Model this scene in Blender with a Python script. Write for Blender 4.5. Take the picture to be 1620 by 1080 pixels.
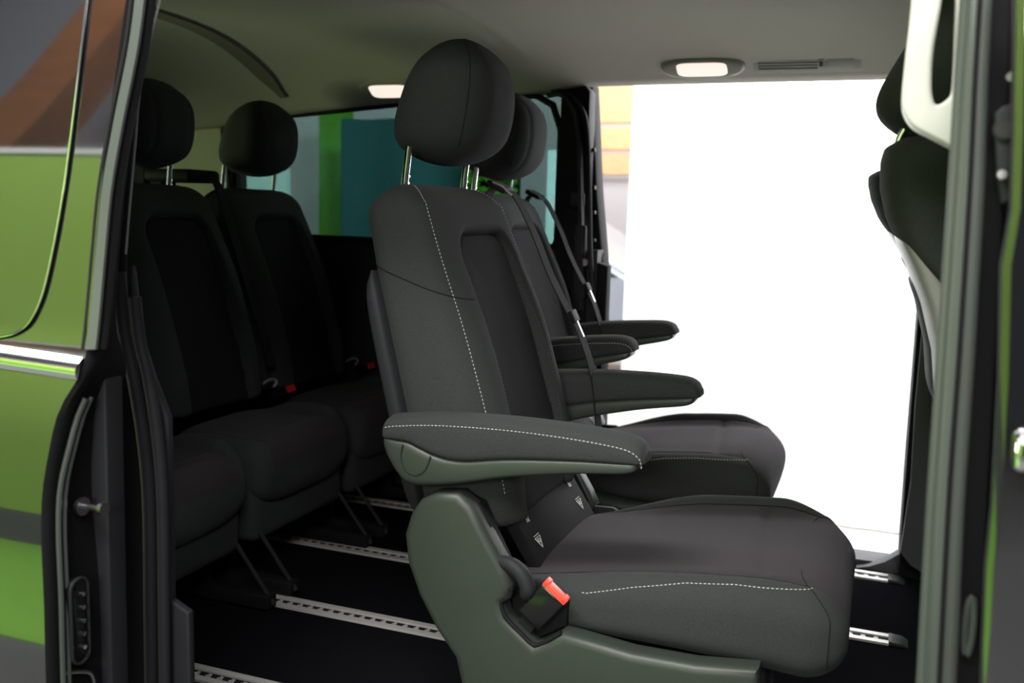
import bpy, bmesh, math, random
from mathutils import Vector, Matrix, noise
random.seed(7)
C = bpy.context.scene.collection
S = bpy.context.scene
for o in list(bpy.data.objects): bpy.data.objects.remove(o)

# ------------------------------------------------------------------ camera
FPX = 1540.0
def unit(v): return v / v.length
cdy = unit(Vector((590, 190, FPX))); cdx = unit(Vector((4110, -331, -FPX)))
cdx = unit(cdx - cdy * cdx.dot(cdy))
cdz = cdx.cross(cdy)
if cdz.y < 0: cdz = -cdz
RIGHT = Vector((cdx.x, cdy.x, cdz.x)); UP = Vector((cdx.y, cdy.y, cdz.y)); FWD = Vector((cdx.z, cdy.z, cdz.z))
CAM = Vector((0, 0, 1.02))
cd = bpy.data.cameras.new('camera'); cam = bpy.data.objects.new('camera', cd); C.objects.link(cam)
m = Matrix.Identity(4)
for i in range(3):
    m[i][0] = RIGHT[i]; m[i][1] = UP[i]; m[i][2] = -FWD[i]; m[i][3] = CAM[i]
cam.matrix_world = m
cd.sensor_width = 36; cd.lens = FPX / 1620 * 36; cd.clip_start = 0.02
cd.dof.use_dof = True; cd.dof.focus_distance = 1.95; cd.dof.aperture_fstop = 3.6
S.camera = cam
def ray(px, py): return RIGHT * (px - 810) + UP * (540 - py) + FWD * FPX
def yy(px, py, y):
    r = ray(px, py); return CAM + r * ((y - CAM.y) / r.y)

# ------------------------------------------------------------------ world, light, exposure
S.view_settings.view_transform = 'Standard'; S.view_settings.look = 'None'
S.view_settings.gamma = 1; S.view_settings.use_curve_mapping = False
S.view_settings.exposure = 0.0
w = bpy.data.worlds.new('world'); S.world = w; w.use_nodes = True
w.node_tree.nodes['Background'].inputs[0].default_value = (0.80, 0.90, 1.0, 1)
w.node_tree.nodes['Background'].inputs[1].default_value = 0.06
def area(name, loc, target, sx, sy, power, col=(1, 1, 1), spread=math.pi):
    l = bpy.data.lights.new(name, 'AREA'); l.shape = 'RECTANGLE'; l.size = sx; l.size_y = sy
    l.energy = power; l.color = col; l.spread = spread
    o = bpy.data.objects.new(name, l); C.objects.link(o); o.location = loc
    d = Vector(target) - Vector(loc); o.rotation_euler = d.to_track_quat('-Z', 'Y').to_euler()
    return o
area('showroom_and_fill_light', (-5.2, 0.6, 4.6), (-6.0, -2.4, 0.8), 2.4, 1.2, 400, (1, 1, .97))
area('showroom_and_fill_light', (-2.4, -1.0, 4.4), (-2.6, -2.6, 1.0), 2.4, 0.8, 160, (1, 1, .97))  # extra lamp added on the green wall for greener bounce on the seats
area('showroom_and_fill_light', (-1.1, -0.9, 4.2), (-0.7, 1.7, 0.4), 2.6, 0.8, 215, (1, .98, .97))
area('showroom_and_fill_light', (1.2, -1.6, 3.4), (-0.1, 1.4, 0.8), 1.4, 0.8, 70, (1, .96, .96))
area('showroom_and_fill_light', (0.4, -4.6, 2.5), (-0.8, 1.8, 1.2), 2.0, 0.8, 170, (1, .93, .88))  # low fill lamp added on the camera side to brighten the near headrest
area('showroom_and_fill_light', (-5.2, -3.0, 6.6), (-6.4, -5.5, 4.0), 2.0, 0.8, 190, (.97, .97, 1))  # added lamp brightening the grey wall mirrored in the paint
area('curtain_fill_light', (0.6, 3.0, 3.7), (0.6, 4.9, -0.1), 3.6, 0.6, 1100, (1, 1, 1))  # area lamp put in above the roof to whiten the curtain
area('street_fill_light', (-2.6, 8.6, 6.0), (-2.8, 10.0, 0.2), 4.0, 2.0, 620, (1, .98, .95))  # unseen area lamp brightening facade and car, not a street lamp
area('hall_light', (-4.6, 4.6, 3.6), (-3.8, 6.2, 0.3), 2.0, 1.0, 90, (.9, 1, 1))
area('rear_fill_light', (-4.7, 0.5, 0.55), (-2.35, 3.0, 1.25), 1.4, .8, 100, (1, .98, .68))  # fill lamp added behind the tailgate to brighten cream pillar and headliner

# ------------------------------------------------------------------ materials
def mat(name, col, rough=.6, metal=0, spec=.5, coat=0, emit=None, estr=0, noise_s=None, noise_a=.25, bump=0, bscale=400, trans=0, ior=1.45, sheen=0):
    m = bpy.data.materials.new(name); m.use_nodes = True
    nt = m.node_tree; b = nt.nodes['Principled BSDF']
    b.inputs['Base Color'].default_value = (*col, 1); b.inputs['Roughness'].default_value = rough
    b.inputs['Metallic'].default_value = metal; b.inputs['Specular IOR Level'].default_value = spec
    b.inputs['Coat Weight'].default_value = coat; b.inputs['Coat Roughness'].default_value = .03
    b.inputs['Transmission Weight'].default_value = trans; b.inputs['IOR'].default_value = ior
    b.inputs['Sheen Weight'].default_value = sheen; b.inputs['Sheen Roughness'].default_value = .5
    if emit: b.inputs['Emission Color'].default_value = (*emit, 1); b.inputs['Emission Strength'].default_value = estr
    if noise_s or bump:
        tc = nt.nodes.new('ShaderNodeTexCoord')
    if noise_s:
        n = nt.nodes.new('ShaderNodeTexNoise'); n.inputs['Scale'].default_value = noise_s; n.inputs['Detail'].default_value = 4
        r = nt.nodes.new('ShaderNodeMix'); r.data_type = 'RGBA'
        r.inputs['A'].default_value = (*[c * (1 - noise_a) for c in col], 1); r.inputs['B'].default_value = (*[c * (1 + noise_a) for c in col], 1)
        nt.links.new(tc.outputs['Object'], n.inputs['Vector']); nt.links.new(n.outputs['Fac'], r.inputs['Factor'])
        nt.links.new(r.outputs['Result'], b.inputs['Base Color'])
    if bump:
        n2 = nt.nodes.new('ShaderNodeTexNoise'); n2.inputs['Scale'].default_value = bscale
        bm_ = nt.nodes.new('ShaderNodeBump'); bm_.inputs['Strength'].default_value = bump; bm_.inputs['Distance'].default_value = .002
        nt.links.new(tc.outputs['Object'], n2.inputs['Vector']); nt.links.new(n2.outputs['Fac'], bm_.inputs['Height'])
        nt.links.new(bm_.outputs['Normal'], b.inputs['Normal'])
    return m
def woven(name, col, col2, sc=1500):
    m = mat(name, col, .95, spec=.08, sheen=.03)
    nt = m.node_tree; b = nt.nodes['Principled BSDF']
    tc = nt.nodes.new('ShaderNodeTexCoord'); mp = nt.nodes.new('ShaderNodeMapping'); mp.inputs['Scale'].default_value = (sc, sc, sc * .35)
    n = nt.nodes.new('ShaderNodeTexNoise'); n.inputs['Scale'].default_value = 1; n.inputs['Detail'].default_value = 2
    r = nt.nodes.new('ShaderNodeValToRGB'); r.color_ramp.elements[0].position = .35; r.color_ramp.elements[1].position = .7
    r.color_ramp.elements[0].color = (*col, 1); r.color_ramp.elements[1].color = (*col2, 1)
    bu = nt.nodes.new('ShaderNodeBump'); bu.inputs['Strength'].default_value = .35; bu.inputs['Distance'].default_value = .001
    nt.links.new(tc.outputs['Object'], mp.inputs['Vector']); nt.links.new(mp.outputs['Vector'], n.inputs['Vector'])
    nt.links.new(n.outputs['Fac'], r.inputs['Fac']); nt.links.new(r.outputs['Color'], b.inputs['Base Color'])
    nt.links.new(n.outputs['Fac'], bu.inputs['Height']); nt.links.new(bu.outputs['Normal'], b.inputs['Normal'])
    return m
M = {}
M['side'] = woven('charcoal_woven_fabric', (.030, .033, .033), (.050, .055, .054))
M['insert'] = woven('anthracite_flat_fabric', (.034, .0305, .034), (.051, .0460, .050), 1100)
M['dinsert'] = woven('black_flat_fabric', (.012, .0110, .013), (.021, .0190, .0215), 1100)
M['panelblack'] = mat('matt_black_plastic', (.008, .008, .009), .75, spec=.12)
M['thread'] = mat('grey_thread', (.50, .52, .50), .8)
M['seam'] = mat('dark_seam', (.006, .006, .006), .9)
M['plastic'] = mat('grey_moulded_plastic', (.034, .043, .035), .42, bump=.12, bscale=900)
M['dplastic'] = mat('black_moulded_plastic', (.011, .011, .013), .65, spec=.14, bump=.1, bscale=700)
M['trim'] = mat('dark_grey_trim_plastic', (.020, .021, .024), .6, spec=.25, bump=.1, bscale=600)
M['sidetrim'] = mat('mid_grey_trim_plastic', (.10, .10, .112), .55, spec=.25)
M['gplastic'] = mat('light_grey_hard_plastic', (.30, .29, .29), .4)
M['glossblack'] = mat('black_gloss_plastic', (.008, .008, .009), .15)
M['webbing'] = mat('belt_webbing', (.018, .018, .018), .9, spec=.15, bump=.3, bscale=1500)
M['chrome'] = mat('chrome', (.85, .86, .86), .12, metal=1)
M['alu'] = mat('brushed_aluminium', (.66, .65, .62), .45, metal=.25)
M['steel'] = mat('dull_steel', (.35, .35, .37), .3, metal=1)
M['red'] = mat('red_button', (.95, .085, .05), .35)
M['reddeep'] = mat('red_button_deep', (.6, .02, .015), .35)  # deeper red of the rear release buttons
M['white'] = mat('white_print', (.75, .75, .75), .6)
M['headliner'] = mat('headliner_fabric', (.50, .48, .41), .95, spec=.1, bump=.1, bscale=1200)
M['slot'] = mat('recess_shade_strip', (.22, .19, .165), .9, spec=.1)  # shade of a ceiling recess, put into the colour
M['cream'] = mat('cream_pillar_plastic', (.66, .66, .48), .5)
M['ivory'] = mat('ivory_handle_plastic', (.56, .56, .52), .4)
M['floor'] = mat('black_rubber_floor', (.008, .008, .010), 1, spec=.0, bump=.2, bscale=900)
M['rubber'] = mat('black_rubber', (.009, .009, .010), .65, spec=.15)
M['seal'] = mat('grey_sheen_rubber', (.062, .072, .066), .45)
M['paint'] = mat('black_metallic_paint', (.006, .006, .007), .06, coat=1, spec=1)
M['paint'].node_tree.nodes['Principled BSDF'].inputs['Coat IOR'].default_value = 1.9
M['lamp'] = mat('warm_lamp_lens', (.3, .26, .24), .3, emit=(1, .86, .76), estr=1.0)
M['vent'] = mat('beige_vent_plastic', (.34, .34, .28), .45)
M['ventdark'] = mat('dark_slot', (.02, .02, .018), .7)
M['curtain'] = mat('white_curtain_fabric', (.90, .90, .91), .9, spec=.1)
M['green'] = mat('green_wall_paint', (.31, .50, .085), .55, noise_s=.6, noise_a=.12)
M['leafgreen'] = mat('leaf_green', (.07, .24, .02), .5)
M['greencarpet'] = mat('green_carpet', (.19, .42, .05), .9, noise_s=60, noise_a=.15)
M['carpet'] = mat('grey_carpet', (.11, .11, .115), .95, noise_s=90, noise_a=.35)
M['whiteedge'] = mat('white_edge_strip', (.85, .85, .85), .4)
M['greywall'] = mat('grey_panel_wall', (.50, .50, .56), .6)
M['greyd'] = mat('dark_grey_ceiling_panel', (.10, .115, .14), .6)
M['joint'] = mat('panel_joint', (.03, .03, .035), .8)
M['teal'] = mat('teal_drape', (.010, .075, .085), .8)
M['blue'] = mat('pale_blue_panel', (.62, .85, .90), .6)
M['pave'] = mat('pale_paving', (.60, .58, .57), .8, noise_s=3, noise_a=.08)
M['pinkish'] = mat('pale_tiled_floor', (.55, .52, .53), .6)
M['orange'] = mat('orange_wood_slat', (.80, .46, .24), .5, noise_s=12, noise_a=.15)
M['slatgap'] = mat('white_slat_gap', (.8, .8, .78), .6)
M['carpaint'] = mat('silver_car_paint', (.55, .60, .68), .25, metal=.4)
M['carglass'] = mat('dark_car_glass', (.05, .07, .08), .1)
M['sil'] = mat('tyre_black', (.02, .02, .02), .7)
# wood
def wood():
    m = mat('orange_brown_wood', (.38, .15, .06), .45)
    nt = m.node_tree; b = nt.nodes['Principled BSDF']
    tc = nt.nodes.new('ShaderNodeTexCoord'); mp = nt.nodes.new('ShaderNodeMapping'); mp.inputs['Scale'].default_value = (1, 8, 8)
    n = nt.nodes.new('ShaderNodeTexNoise'); n.inputs['Scale'].default_value = 2.0; n.inputs['Detail'].default_value = 5
    r = nt.nodes.new('ShaderNodeValToRGB'); r.color_ramp.elements[0].color = (.26, .10, .04, 1); r.color_ramp.elements[1].color = (.46, .20, .085, 1)
    nt.links.new(tc.outputs['Object'], mp.inputs['Vector']); nt.links.new(mp.outputs['Vector'], n.inputs['Vector'])
    nt.links.new(n.outputs['Fac'], r.inputs['Fac']); nt.links.new(r.outputs['Color'], b.inputs['Base Color'])
    return m
M['wood'] = wood()
# tinted glass
def glass(name, tint):
    m = bpy.data.materials.new(name); m.use_nodes = True; nt = m.node_tree; nt.nodes.clear()
    o = nt.nodes.new('ShaderNodeOutputMaterial'); t = nt.nodes.new('ShaderNodeBsdfTransparent'); t.inputs[0].default_value = (*tint, 1)
    g = nt.nodes.new('ShaderNodeBsdfGlossy'); g.inputs['Roughness'].default_value = .02
    f = nt.nodes.new('ShaderNodeFresnel'); f.inputs[0].default_value = 1.45
    mx = nt.nodes.new('ShaderNodeMixShader')
    nt.links.new(f.outputs[0], mx.inputs[0]); nt.links.new(t.outputs[0], mx.inputs[1]); nt.links.new(g.outputs[0], mx.inputs[2]); nt.links.new(mx.outputs[0], o.inputs[0])
    return m
M['tint'] = glass('tinted_glass', (.30, .37, .35))
M['clear'] = glass('lightly_tinted_glass', (.80, .90, .78))
M['privacy'] = mat('dark_privacy_glass', (.006, .007, .008), .03, coat=1, spec=1)
M['privacy'].node_tree.nodes['Principled BSDF'].inputs['Coat IOR'].default_value = 1.9

# ------------------------------------------------------------------ mesh helpers
def link(name, me, parent=None):
    o = bpy.data.objects.new(name, me); C.objects.link(o)
    if parent is not None: o.parent = parent
    return o
def tag(o, label=None, cat=None, group=None, kind=None):
    if label: o['label'] = label
    if cat: o['category'] = cat
    if group: o['group'] = group
    if kind: o['kind'] = kind
    return o
def empty(name, loc=(0, 0, 0), label=None, cat=None, group=None):
    o = bpy.data.objects.new(name, None); C.objects.link(o); o.location = loc; o.empty_display_size = .05
    return tag(o, label, cat, group)
class MB:
    """collects pieces and links them as one mesh object"""
    def __init__(s, off=(0, 0, 0)): s.v = []; s.f = []; s.mi = []; s.sm = []; s.off = Vector(off)
    def add(s, vs, fs, mi=0, smooth=True):
        b = len(s.v); s.v += [Vector(p) - s.off for p in vs]
        for k, f in enumerate(fs):
            s.f.append([b + i for i in f]); s.mi.append(mi[k] if isinstance(mi, list) else mi); s.sm.append(smooth)
        return s
    def box(s, lo, hi, mi=0, bev=0):
        if bev: return s.rbox(lo, hi, bev, mi)
        x0, y0, z0 = lo; x1, y1, z1 = hi
        vs = [(x0,y0,z0),(x1,y0,z0),(x1,y1,z0),(x0,y1,z0),(x0,y0,z1),(x1,y0,z1),(x1,y1,z1),(x0,y1,z1)]
        return s.add(vs, [(0,3,2,1),(4,5,6,7),(0,1,5,4),(1,2,6,5),(2,3,7,6),(3,0,4,7)], mi, False)
    def rbox(s, lo, hi, r, mi=0):
        bm = bmesh.new(); lo = Vector(lo); hi = Vector(hi)
        bmesh.ops.create_cube(bm, size=1)
        for v in bm.verts: v.co = Vector([(lo[i] + hi[i]) / 2 + v.co[i] * (hi[i] - lo[i]) for i in range(3)])
        bmesh.ops.bevel(bm, geom=bm.edges[:], offset=r, segments=3, affect='EDGES', profile=.5, clamp_overlap=True)
        return s.frombm(bm, mi)
    def frombm(s, bm, mi=0, smooth=True):
        bm.verts.ensure_lookup_table()
        for i, v in enumerate(bm.verts): v.index = i
        s.add([v.co.copy() for v in bm.verts], [[v.index for v in f.verts] for f in bm.faces], mi, smooth); bm.free(); return s
    def obox(s, c, ax, ay, az, hx, hy, hz, mi=0, bev=0):
        bm = bmesh.new(); bmesh.ops.create_cube(bm, size=2); c = Vector(c)
        ax = unit(Vector(ax)); ay = Vector(ay); ay = unit(ay - ax * ay.dot(ax)); az = ax.cross(ay)
        for v in bm.verts: v.co = Vector((v.co.x * hx, v.co.y * hy, v.co.z * hz))
        if bev: bmesh.ops.bevel(bm, geom=bm.edges[:], offset=bev, segments=3, affect='EDGES', profile=.5, clamp_overlap=True)
        for v in bm.verts: v.co = c + ax * v.co.x + ay * v.co.y + az * v.co.z
        return s.frombm(bm, mi, bool(bev))
    def prism(s, pts, axis, a, b, bev=0, mi=0, seg=3):
        """pts: 2-D outline in the two other axes, extruded from a to b along axis"""
        bm = bmesh.new()
        def mk(p, t):
            if axis == 'y': return Vector((p[0], t, p[1]))
            if axis == 'x': return Vector((t, p[0], p[1]))
            return Vector((p[0], p[1], t))
        v0 = [bm.verts.new(mk(p, a)) for p in pts]; v1 = [bm.verts.new(mk(p, b)) for p in pts]; n = len(pts)
        f0 = bm.faces.new(v0); f1 = bm.faces.new(v1[::-1])
        for i in range(n): bm.faces.new((v0[i], v1[i], v1[(i+1) % n], v0[(i+1) % n]))
        bmesh.ops.recalc_face_normals(bm, faces=bm.faces[:])
        if bev:
            es = list(f0.edges) + list(f1.edges)
            bmesh.ops.bevel(bm, geom=es, offset=bev, segments=seg, affect='EDGES', profile=.5, clamp_overlap=True)
        bmesh.ops.triangulate(bm, faces=[f for f in bm.faces if len(f.verts) > 4])
        return s.frombm(bm, mi, bool(bev))
    def tube(s, pts, r, n=10, mi=0, flat=None, caps=True):
        pts = [Vector(p) for p in pts]; vs = []; fs = []
        prev = None
        for i, p in enumerate(pts):
            t = unit((pts[min(i+1, len(pts)-1)] - pts[max(i-1, 0)]))
            if prev is None:
                a = Vector((0, 0, 1)) if abs(t.z) < .9 else Vector((0, 1, 0))
                u_ = unit(a.cross(t))
            else: u_ = unit(prev - t * prev.dot(t))
            prev = u_; w_ = t.cross(u_); rr = r[i] if isinstance(r, (list, tuple)) else r
            for k in range(n):
                a = 2 * math.pi * k / n
                vs.append(p + (u_ * math.cos(a) + w_ * math.sin(a)) * rr)
        for i in range(len(pts)-1):
            for k in range(n):
                fs.append((i*n+k, i*n+(k+1) % n, (i+1)*n+(k+1) % n, (i+1)*n+k))
        if caps: fs.append(tuple(range(n))[::-1]); fs.append(tuple((len(pts)-1)*n+k for k in range(n)))
        return s.add(vs, fs, mi)
    def ribbon(s, pts, wid, wdir, th=.0012, mi=0):
        """flat strap along pts, width along wdir, thin but solid"""
        pts = [Vector(p) for p in pts]; vs = []; fs = []
        for i, p in enumerate(pts):
            t = unit(pts[min(i+1, len(pts)-1)] - pts[max(i-1, 0)])
            wd = Vector(wdir[i] if isinstance(wdir, list) else wdir); wd = unit(wd - t * wd.dot(t)); nn = t.cross(wd)
            ww = wid[i] if isinstance(wid, list) else wid
            vs += [p - wd*ww/2 - nn*th, p + wd*ww/2 - nn*th, p + wd*ww/2 + nn*th, p - wd*ww/2 + nn*th]
        for i in range(len(pts)-1):
            for k in range(4): fs.append((i*4+k, i*4+(k+1) % 4, (i+1)*4+(k+1) % 4, (i+1)*4+k))
        fs.append((3, 2, 1, 0)); b = (len(pts)-1)*4; fs.append((b, b+1, b+2, b+3))
        return s.add(vs, fs, mi, False)
    def cyl(s, c, axis, r, h, n=24, mi=0, r2=None):
        c = Vector(c); a = unit(Vector(axis)); return s.tube([c - a*h/2, c + a*h/2], [r, r if r2 is None else r2], n, mi)
    def build(s, name, mats, parent=None, weld=False):
        me = bpy.data.meshes.new(name); me.from_pydata([tuple(v) for v in s.v], [], s.f)
        if not isinstance(mats, (list, tuple)): mats = [mats]
        for k in mats: me.materials.append(M[k])
        me.polygons.foreach_set('material_index', s.mi); me.polygons.foreach_set('use_smooth', s.sm); me.update()
        bm = bmesh.new(); bm.from_mesh(me); bmesh.ops.recalc_face_normals(bm, faces=bm.faces[:]); bm.to_mesh(me); bm.free()
        for e in me.edges: pass
        o = link(name, me, parent)
        try: me.set_sharp_from_angle(angle=math.radians(42))
        except Exception: pass
        return o
def curve_at(pts, x):
    for i in range(len(pts)-1):
        if pts[i][0] <= x <= pts[i+1][0]:
            return lerp(pts[i][1], pts[i+1][1], (x-pts[i][0])/max(1e-9, pts[i+1][0]-pts[i][0]))
    return pts[0][1] if x < pts[0][0] else pts[-1][1]
def sst(a, b, x):
    t = min(1, max(0, (x - a) / (b - a))); return t * t * (3 - 2 * t)
def lerp(a, b, t): return a + (b - a) * t
def table(tb, x):
    """smooth interpolation in a list of (x, value...)"""
    if x <= tb[0][0]: return tb[0][1:]
    if x >= tb[-1][0]: return tb[-1][1:]
    for i in range(len(tb)-1):
        if x <= tb[i+1][0]:
            t = (x - tb[i][0]) / (tb[i+1][0] - tb[i][0])
            out = []
            for j in range(1, len(tb[0])):
                p1, p2 = tb[i][j], tb[i+1][j]
                h = tb[i+1][0] - tb[i][0]
                m1 = (tb[i+1][j] - tb[i-1][j]) / (tb[i+1][0] - tb[i-1][0]) * h if i > 0 else (p2 - p1)
                m2 = (tb[i+2][j] - tb[i][j]) / (tb[i+2][0] - tb[i][0]) * h if i < len(tb)-2 else (p2 - p1)
                out.append((2*t**3-3*t*t+1)*p1 + (t**3-2*t*t+t)*m1 + (-2*t**3+3*t*t)*p2 + (t**3-t*t)*m2)
            return tuple(out)
def spline(pts, n=12):
    """Catmull-Rom through 2-D or 3-D points"""
    out = []; P = [Vector(p) for p in pts]
    for i in range(len(P)-1):
        p0 = P[max(i-1, 0)]; p1 = P[i]; p2 = P[i+1]; p3 = P[min(i+2, len(P)-1)]
        for k in range(n):
            t = k / n
            out.append(.5 * ((2*p1) + (p2-p0)*t + (2*p0-5*p1+4*p2-p3)*t*t + (-p0+3*p1-3*p2+p3)*t**3))
    out.append(P[-1]); return out
def superell(a, n):
    c, s_ = math.cos(a), math.sin(a)
    return math.copysign(abs(c)**(2/n), c), math.copysign(abs(s_)**(2/n), s_)
def ringsurf(nr, na, fn, mfn=None, mi=0):
    """closed surface from nr rings of na points, fn(i,k)->Vector"""
    vs = [fn(i, k) for i in range(nr) for k in range(na)]; fs = []; ms = []
    for i in range(nr-1):
        for k in range(na):
            f = (i*na+k, i*na+(k+1) % na, (i+1)*na+(k+1) % na, (i+1)*na+k); fs.append(f)
            ms.append(mfn(i, k) if mfn else mi)
    c0 = sum(vs[:na], Vector()) / na; c1 = sum(vs[-na:], Vector()) / na
    vs += [c0, c1]; a, b = len(vs)-2, len(vs)-1
    for k in range(na):
        fs.append((a, (k+1) % na, k)); ms.append(mi); o = (nr-1)*na; fs.append((b, o+k, o+(k+1) % na)); ms.append(mi)
    return vs, fs, ms
def ang(na):
    """angles of the ring, evenly spread along a squarish outline"""
    return [2 * math.pi * k / na for k in range(na)]
def dashes(mb, path, ln=.0042, gap=.0032, r=.0008, mi=0):
    """a row of thread stitches along a 3-D path"""
    P = [Vector(p) for p in path]; L = [0]
    for i in range(1, len(P)): L.append(L[-1] + (P[i]-P[i-1]).length)
    def at(s):
        for i in range(1, len(P)):
            if L[i] >= s: return P[i-1].lerp(P[i], (s - L[i-1]) / max(1e-9, L[i]-L[i-1]))
        return P[-1]
    s = 0
    while s + ln < L[-1]:
        mb.tube([at(s), at(s + ln/2), at(s+ln)], [r*.7, r, r*.7], 5, mi); s += ln + gap

# ================================================================== THE SEAT (world numbers of the nearest seat, root at XR,YR)
XR, YR = -.50, 1.84
OFF = (XR, YR, 0)
# ---- backrest:  z : x_back, x_front, half width
BT = [(.40, -.795, -.575, .225), (.52, -.822, -.605, .236), (.65, -.849, -.642, .242), (.80, -.885, -.690, .243),
      (.90, -.911, -.728, .236), (.98, -.930, -.760, .226), (1.06, -.948, -.794, .212)]
ZT = 1.062; RT = .055; ZB = .432
def back_ring(z, inset=0):
    xb, xf, hw = table(BT, z); return (xb + xf) / 2, max(.001, (xf - xb) / 2 - inset), max(.001, hw - inset)
def ins_w(z): return lerp(.130, .128, sst(.42, .75, z)) - .004 * sst(.75, 1.0, z)
def ins_sd(y, z, zt=.968, r=.05):
    hw = ins_w(z); qx = abs(y) - hw + r; qz = z - zt + r
    return math.hypot(max(qx, 0), max(qz, 0)) + min(max(qx, qz), 0) - r
def back_pt(z, a, inset=0, detail=True):
    """a=0 is the front (+x), a grows to +y"""
    xc, hd, hw = back_ring(z, inset); cx, sy = superell(a, 3.6 if abs(math.cos(a)) < 2 else 3)
    x = hd * cx; y = hw * sy
    if detail and cx > 0:
        f = sst(.25, .8, cx)
        d = ins_sd(y, z)
        x -= f * (.016 * sst(.022, -.006, d) + .008 * math.exp(-(d/.005)**2) + .005 * sst(.0, -.1, d))
        x -= f * .010 * sst(.75, 1.0, abs(y)/hw) * 0
        x += f * .012 * math.exp(-((abs(y) - .175)/.05)**2) * sst(.42, .55, z) * sst(.98, .75, z)
    z -= .017*sst(.94, 1.06, z)*sst(.1, -1, cx)
    return Vector((xc + x, YR + y, z))
def back_seam_z(x):    # diagonal seam on the flanks
    return .925 + (x + .93) * -.33
def build_backrest(parent, detail=True):
    na = 300
    A = []
    for k in range(na):        # denser on the front face
        t = k / na; A.append(2*math.pi*(t) - .42*math.sin(2*math.pi*t*2)*.5)
    rows = []
    for k in range(5): ph = math.pi/2 * (k/5); rows.append((0,0))
    rows = [(ZB + .02*(1-math.cos(p)), .02*(1-math.sin(p))) for p in [math.pi/2*k/5 for k in range(6)]]
    nz = 150; z0, z1 = ZB + .02, ZT - RT
    rows += [(lerp(z0, z1, (k+1)/nz), 0) for k in range(nz)]
    rows += [(ZT - RT + RT*math.sin(p), RT*(1-math.cos(p))) for p in [math.pi/2*(k+1)/9 for k in range(9)]]
    rows += [(ZT + .0015*k, RT + .008*k) for k in (1, 2)]
    def fn(i, k): return back_pt(rows[i][0], A[k], rows[i][1])
    def mf(i, k):
        p = fn(i, k)
        return 1 if (math.cos(A[k]) > .25 and ins_sd(p.y - YR, p.z) < -.001) else 0
    vs, fs, ms = ringsurf(len(rows), na, fn, mf)
    b = MB(OFF); b.add(vs, fs, ms); o = b.build('backrest', ['side', 'dinsert'], parent)
    def sh(i, k):
        t = i/29; z = lerp(.45, .90, t); xb, xf, hw = table(BT, z); a = 2*math.pi*k/64; cx, sy = superell(a, 4)
        e = max(.05, 1-abs(2*t-1)**8)**.5
        return Vector((xb + .014 + .024*cx*e, YR + (hw+.0012)*sy*(.9+.1*e), z - .022*sst(.0, -1, cx)))
    vs, fs, ms = ringsurf(30, 64, sh); b = MB(OFF); b.add(vs, fs, ms); b.build('back_shell', 'trim', parent)
    # topstitching along the front edge of each flank
    for sgn in (-1, 1):
        st = MB(OFF)
        path = []
        for k in range(70):
            z = lerp(.50, 1.03, k/69); path.append(back_pt(z, sgn * .905, 0) + Vector((.0005, sgn*.0006, 0)))
        for k in range(1, 9):
            ph = math.pi/2*k/9; path.append(back_pt(ZT - RT + RT*math.sin(ph), sgn*.905, RT*(1-math.cos(ph))) + Vector((0, 0, .0005))) if ZT-RT+RT*math.sin(ph) > 1.03 else None
        dashes(st, path)
        st.build('stitching', 'thread', parent)
    for sgn in (-1, 1):
        se = MB(OFF)
        pp = []
        for k in range(30):
            a = sgn * lerp(2.45, .50, k/29); z = .925
            for _ in range(4): p = back_pt(z, a); z = back_seam_z(p.x) 
            q = back_pt(z, a); pp.append(q)
        se.tube(pp, .0013, 5)
        # seam round the lower bolster panel beside the insert
        bp = []
        for k in range(26):
            t = k/25; z = lerp(.86, .52, t); y = sgn * (ins_w(z) + .004 + .012*math.sin(math.pi*t))
            cx_lo, cx_hi = 0, 1.3
            for _ in range(18):
                mid = (cx_lo+cx_hi)/2
                if abs(back_pt(z, sgn*mid).y - YR) < abs(y): cx_lo = mid
                else: cx_hi = mid
            bp.append(back_pt(z, sgn*cx_lo) + Vector((.0004, 0, 0)))
        fine = MB(OFF); dashes(fine, bp, .004, .004, .0007); fine.build('stitching', 'plastic', parent)
        # piping down the rear edge of the flank
        ed = [back_pt(lerp(.5, .86, k/20), sgn*2.36) + Vector((-.001, sgn*.001, 0)) for k in range(21)]
        pi_ = MB(OFF); pi_.tube(ed, .0016, 6); pi_.build('piping', 'plastic', parent)
        se.build('seam', 'seam', parent)
    return o
# ---- cushion: x : z_centre, half height, half width
CT = [(-.63, .318, .052, .215), (-.55, .322, .058, .232), (-.45, .330, .066, .242), (-.30, .340, .078, .246),
      (-.15, .344, .090, .246), (-.08, .342, .094, .244), (-.03, .340, .094, .240)]
XF = -.004; RF = .075
def cush_pt(x, a, inset=0, detail=True):
    """a=pi/2 is up; a=0 is +y"""
    zc, hh, hw = table(CT, min(x, -.03)); zc -= .014; hh = max(.001, hh - inset); hw = max(.001, hw - inset*.55)
    cy, sz = superell(a, 3.4); y = hw*cy; z = hh*sz
    if detail and sz > 0:
        f = sst(.1, .7, sz); ay = abs(y)
        z += f * ((.044 if y > 0 else .010) * math.exp(-((ay-.218)/(.036 if y > 0 else .04))**2) * sst(-.60, -.30, x) * sst(-.0, -.16, x))
        z -= f * .004 * math.exp(-((ay-.190)/.005)**2) * sst(-.04, -.09, x)
        z -= f * .005 * math.exp(-((x + .165 + .10*y)/.012)**2) * (1 if ay < .19 else 0)
    return Vector((x, YR + y, zc + z))
_st = sorted((yy(px, py, 1.597).x, yy(px, py, 1.597).z) for px, py in [(925, 940), (1000, 932), (1080, 928), (1160, 932), (1230, 940), (1292, 948)])
def STZ(x): return curve_at(_st, x)
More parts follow.
